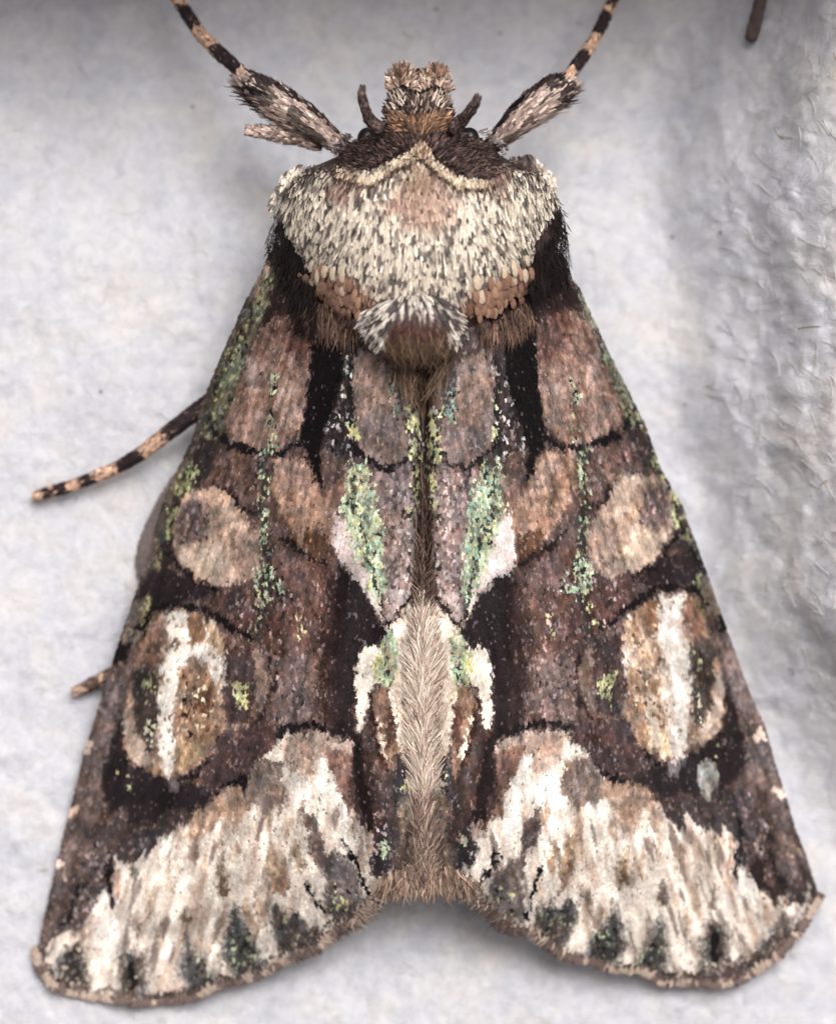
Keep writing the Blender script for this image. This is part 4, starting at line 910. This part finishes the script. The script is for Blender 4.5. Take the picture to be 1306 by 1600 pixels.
scaled_limb('antenna', [(592, 202, 0.70), (578, 188, 0.74), (570, 168, 0.80), (565, 148, 0.84), (566, 138, 0.85)], (13, 10, 8, 8, 5), plain([(104, 84, 80), (82, 64, 62), (126, 104, 98)]), moth, 401, 700, (5, 8), (2.6, 4), 1, 0.1)
scaled_limb('antenna', [(708, 200, 0.70), (722, 188, 0.74), (734, 174, 0.80), (743, 160, 0.84), (746, 152, 0.85)], (13, 11, 9, 9, 6), plain([(104, 84, 80), (82, 64, 62), (126, 104, 98)]), moth, 403, 700, (5, 8), (2.6, 4), 1, 0.1)

# ------------------------------------------------------------------ legs
def fl(px, py):
    p_ = P(px, py, 0.0); return float(floor_z(np.array(p_[0]), np.array(p_[1])))
DKL = np.array((44, 32, 36.0)); TNL = np.array((196, 152, 124.0))
def bands(stops, dark=DKL, tan=TNL):
    """stops: list of (u_end, 'd'|'t')"""
    ends = np.array([s[0] for s in stops]); kinds = np.array([s[1] == 'd' for s in stops])
    def f(u, th, r):
        k = kinds[np.clip(np.searchsorted(ends, u + r.normal(0, 0.008, len(u))), 0, len(ends) - 1)]
        c = np.where(k[:, None], dark, tan)
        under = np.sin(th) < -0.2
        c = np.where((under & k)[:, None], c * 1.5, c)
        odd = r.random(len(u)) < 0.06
        return np.where(odd[:, None], np.array((120, 92, 80.0)), c), np.ones(len(u))
    return f
def leg_root(label, loc):
    e = bpy.data.objects.new('leg', None); col.objects.link(e); e.parent = moth; e.empty_display_size = 0.05; e['label'] = label
    return e
def tibia_cols(side):
    def f(u, th, r):
        n_ = len(u); c = np.array([(184, 156, 142), (160, 134, 124), (198, 174, 160), (130, 106, 98)], float)[r.integers(0, 4, n_)]
        # dark leading edge and dark bars
        lead = np.cos(th) * side > 0.62
        c = np.where((lead & (r.random(n_) < 0.85))[:, None], np.array((52, 40, 42.0)), c)
        bar = (np.abs(u - 0.80) < 0.09) & (r.random(n_) < 0.8)
        c = np.where(bar[:, None], np.array((60, 46, 46.0)), c)
        cl = noise(u * 9 + 3 * side, th * 2.0, 77) > 0.66
        c = np.where(cl[:, None], c * 0.55, c)
        trail = np.clip(-np.cos(th) * side, 0, 1)
        return c, 1 + trail * (0.5 + 0.9 * r.random(n_)) * (0.3 + 0.9 * u)
    return f
# forelegs: (tufted shin, banded foot)
r1 = leg_root('foreleg with tufted shin on the side of the banded middle leg', None)
scaled_limb('tibia', [(545, 236, 0.42), (520, 218, 0.44), (485, 192, 0.46), (445, 166, 0.45), (405, 140, 0.42), (384, 122, 0.38)], (12, 20, 27, 30, 25, 11), tibia_cols(1), r1, 411, 3200, (9, 15), (2.4, 4.2), 0.7, 0.26)
scaled_limb('tarsus', [(392, 130, 0.40), (376, 112, 0.35), (340, 80, 0.26), (312, 52, 0.19), (294, 24, 0.12), (270, -12, 0.07), (256, -40, 0.05)], (9.5, 10, 11, 9.5, 10, 9, 7),
            bands([(0.10, 't'), (0.36, 'd'), (0.55, 't'), (0.76, 'd'), (0.88, 't'), (1, 'd')]), r1, 413, 1800, (6, 10), (2.4, 4), 1, 0.18)
scaled_limb('spur', [(505, 224, 0.42), (470, 214, 0.43), (430, 208, 0.43), (392, 204, 0.42)], (14, 15, 12, 6), plain([(190, 160, 146), (150, 122, 112), (110, 88, 82), (206, 180, 166)]), r1, 412, 1300, (9, 15), (2.4, 4.2), 0.7, 0.26)
r2 = leg_root('foreleg with tufted shin on the side of the pulp bank', None)
scaled_limb('tibia', [(752, 240, 0.42), (778, 218, 0.44), (808, 188, 0.46), (838, 164, 0.45), (866, 142, 0.42), (884, 128, 0.38)], (10, 17, 25, 29, 27, 11), tibia_cols(-1), r2, 415, 3200, (9, 15), (2.4, 4.2), 0.7, 0.26)
scaled_limb('tarsus', [(878, 132, 0.40), (890, 116, 0.36), (908, 92, 0.30), (926, 66, 0.24), (940, 38, 0.18), (954, 8, 0.12), (968, -24, 0.08), (978, -52, 0.05)], (9, 9.5, 10, 8, 9, 8, 8, 6),
            bands([(0.12, 't'), (0.28, 'd'), (0.45, 't'), (0.64, 'd'), (0.70, 't'), (0.88, 'd'), (1, 't')]), r2, 417, 1800, (6, 10), (2.4, 4), 1, 0.18)
r3 = leg_root('banded black and tan middle leg stretched out over the pulp', None)
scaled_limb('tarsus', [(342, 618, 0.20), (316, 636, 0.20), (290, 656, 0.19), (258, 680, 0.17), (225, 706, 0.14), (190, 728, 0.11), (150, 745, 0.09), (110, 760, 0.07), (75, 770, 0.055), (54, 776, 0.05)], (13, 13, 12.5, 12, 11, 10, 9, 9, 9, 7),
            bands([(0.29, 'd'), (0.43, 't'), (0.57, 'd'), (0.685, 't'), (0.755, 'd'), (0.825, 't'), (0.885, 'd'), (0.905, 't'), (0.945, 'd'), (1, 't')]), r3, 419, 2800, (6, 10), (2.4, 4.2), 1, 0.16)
r4 = leg_root('short brown foot tip showing past the forewing edge', None)
scaled_limb('tarsus', [(215, 1035, 0.10), (180, 1050, 0.09), (150, 1066, 0.075), (120, 1080, 0.06)], (11, 10, 10, 7), bands([(0.45, 'd'), (0.6, 't'), (0.8, 'd'), (1, 't')], np.array((92, 68, 58.)), np.array((170, 136, 116.))), r4, 421, 500, (7, 11), (3, 5), 1, 0.16)

# ------------------------------------------------------------------ the thin dark tip by the bank, of unknown kind
zs = [fl(1172, 66) + 0.03, fl(1180, 35) + 0.035, fl(1188, 0) + 0.05, fl(1196, -40) + 0.07]
path, u = resample(np.array([P(1171, 66, zs[0]), P(1178, 40, zs[1]), P(1187, 4, zs[2]), P(1198, -45, zs[3])]), 24)
V, F = tube(path, np.interp(u, [0, 0.05, 0.12, 1], [5, 10, 11, 9.5]) / PXU + 0.001 * np.sin(u * 40), 14)
dark_tip = mesh_obj('dark_tip', V, F, flat_mat('stick_bark', (82, 70, 68), 0.85, 0.1, 25, 0.4))
dark_tip['label'] = 'thin dark brown tip of unknown kind lying on the pulp, clear of the moth'; dark_tip['category'] = 'dark_tip'
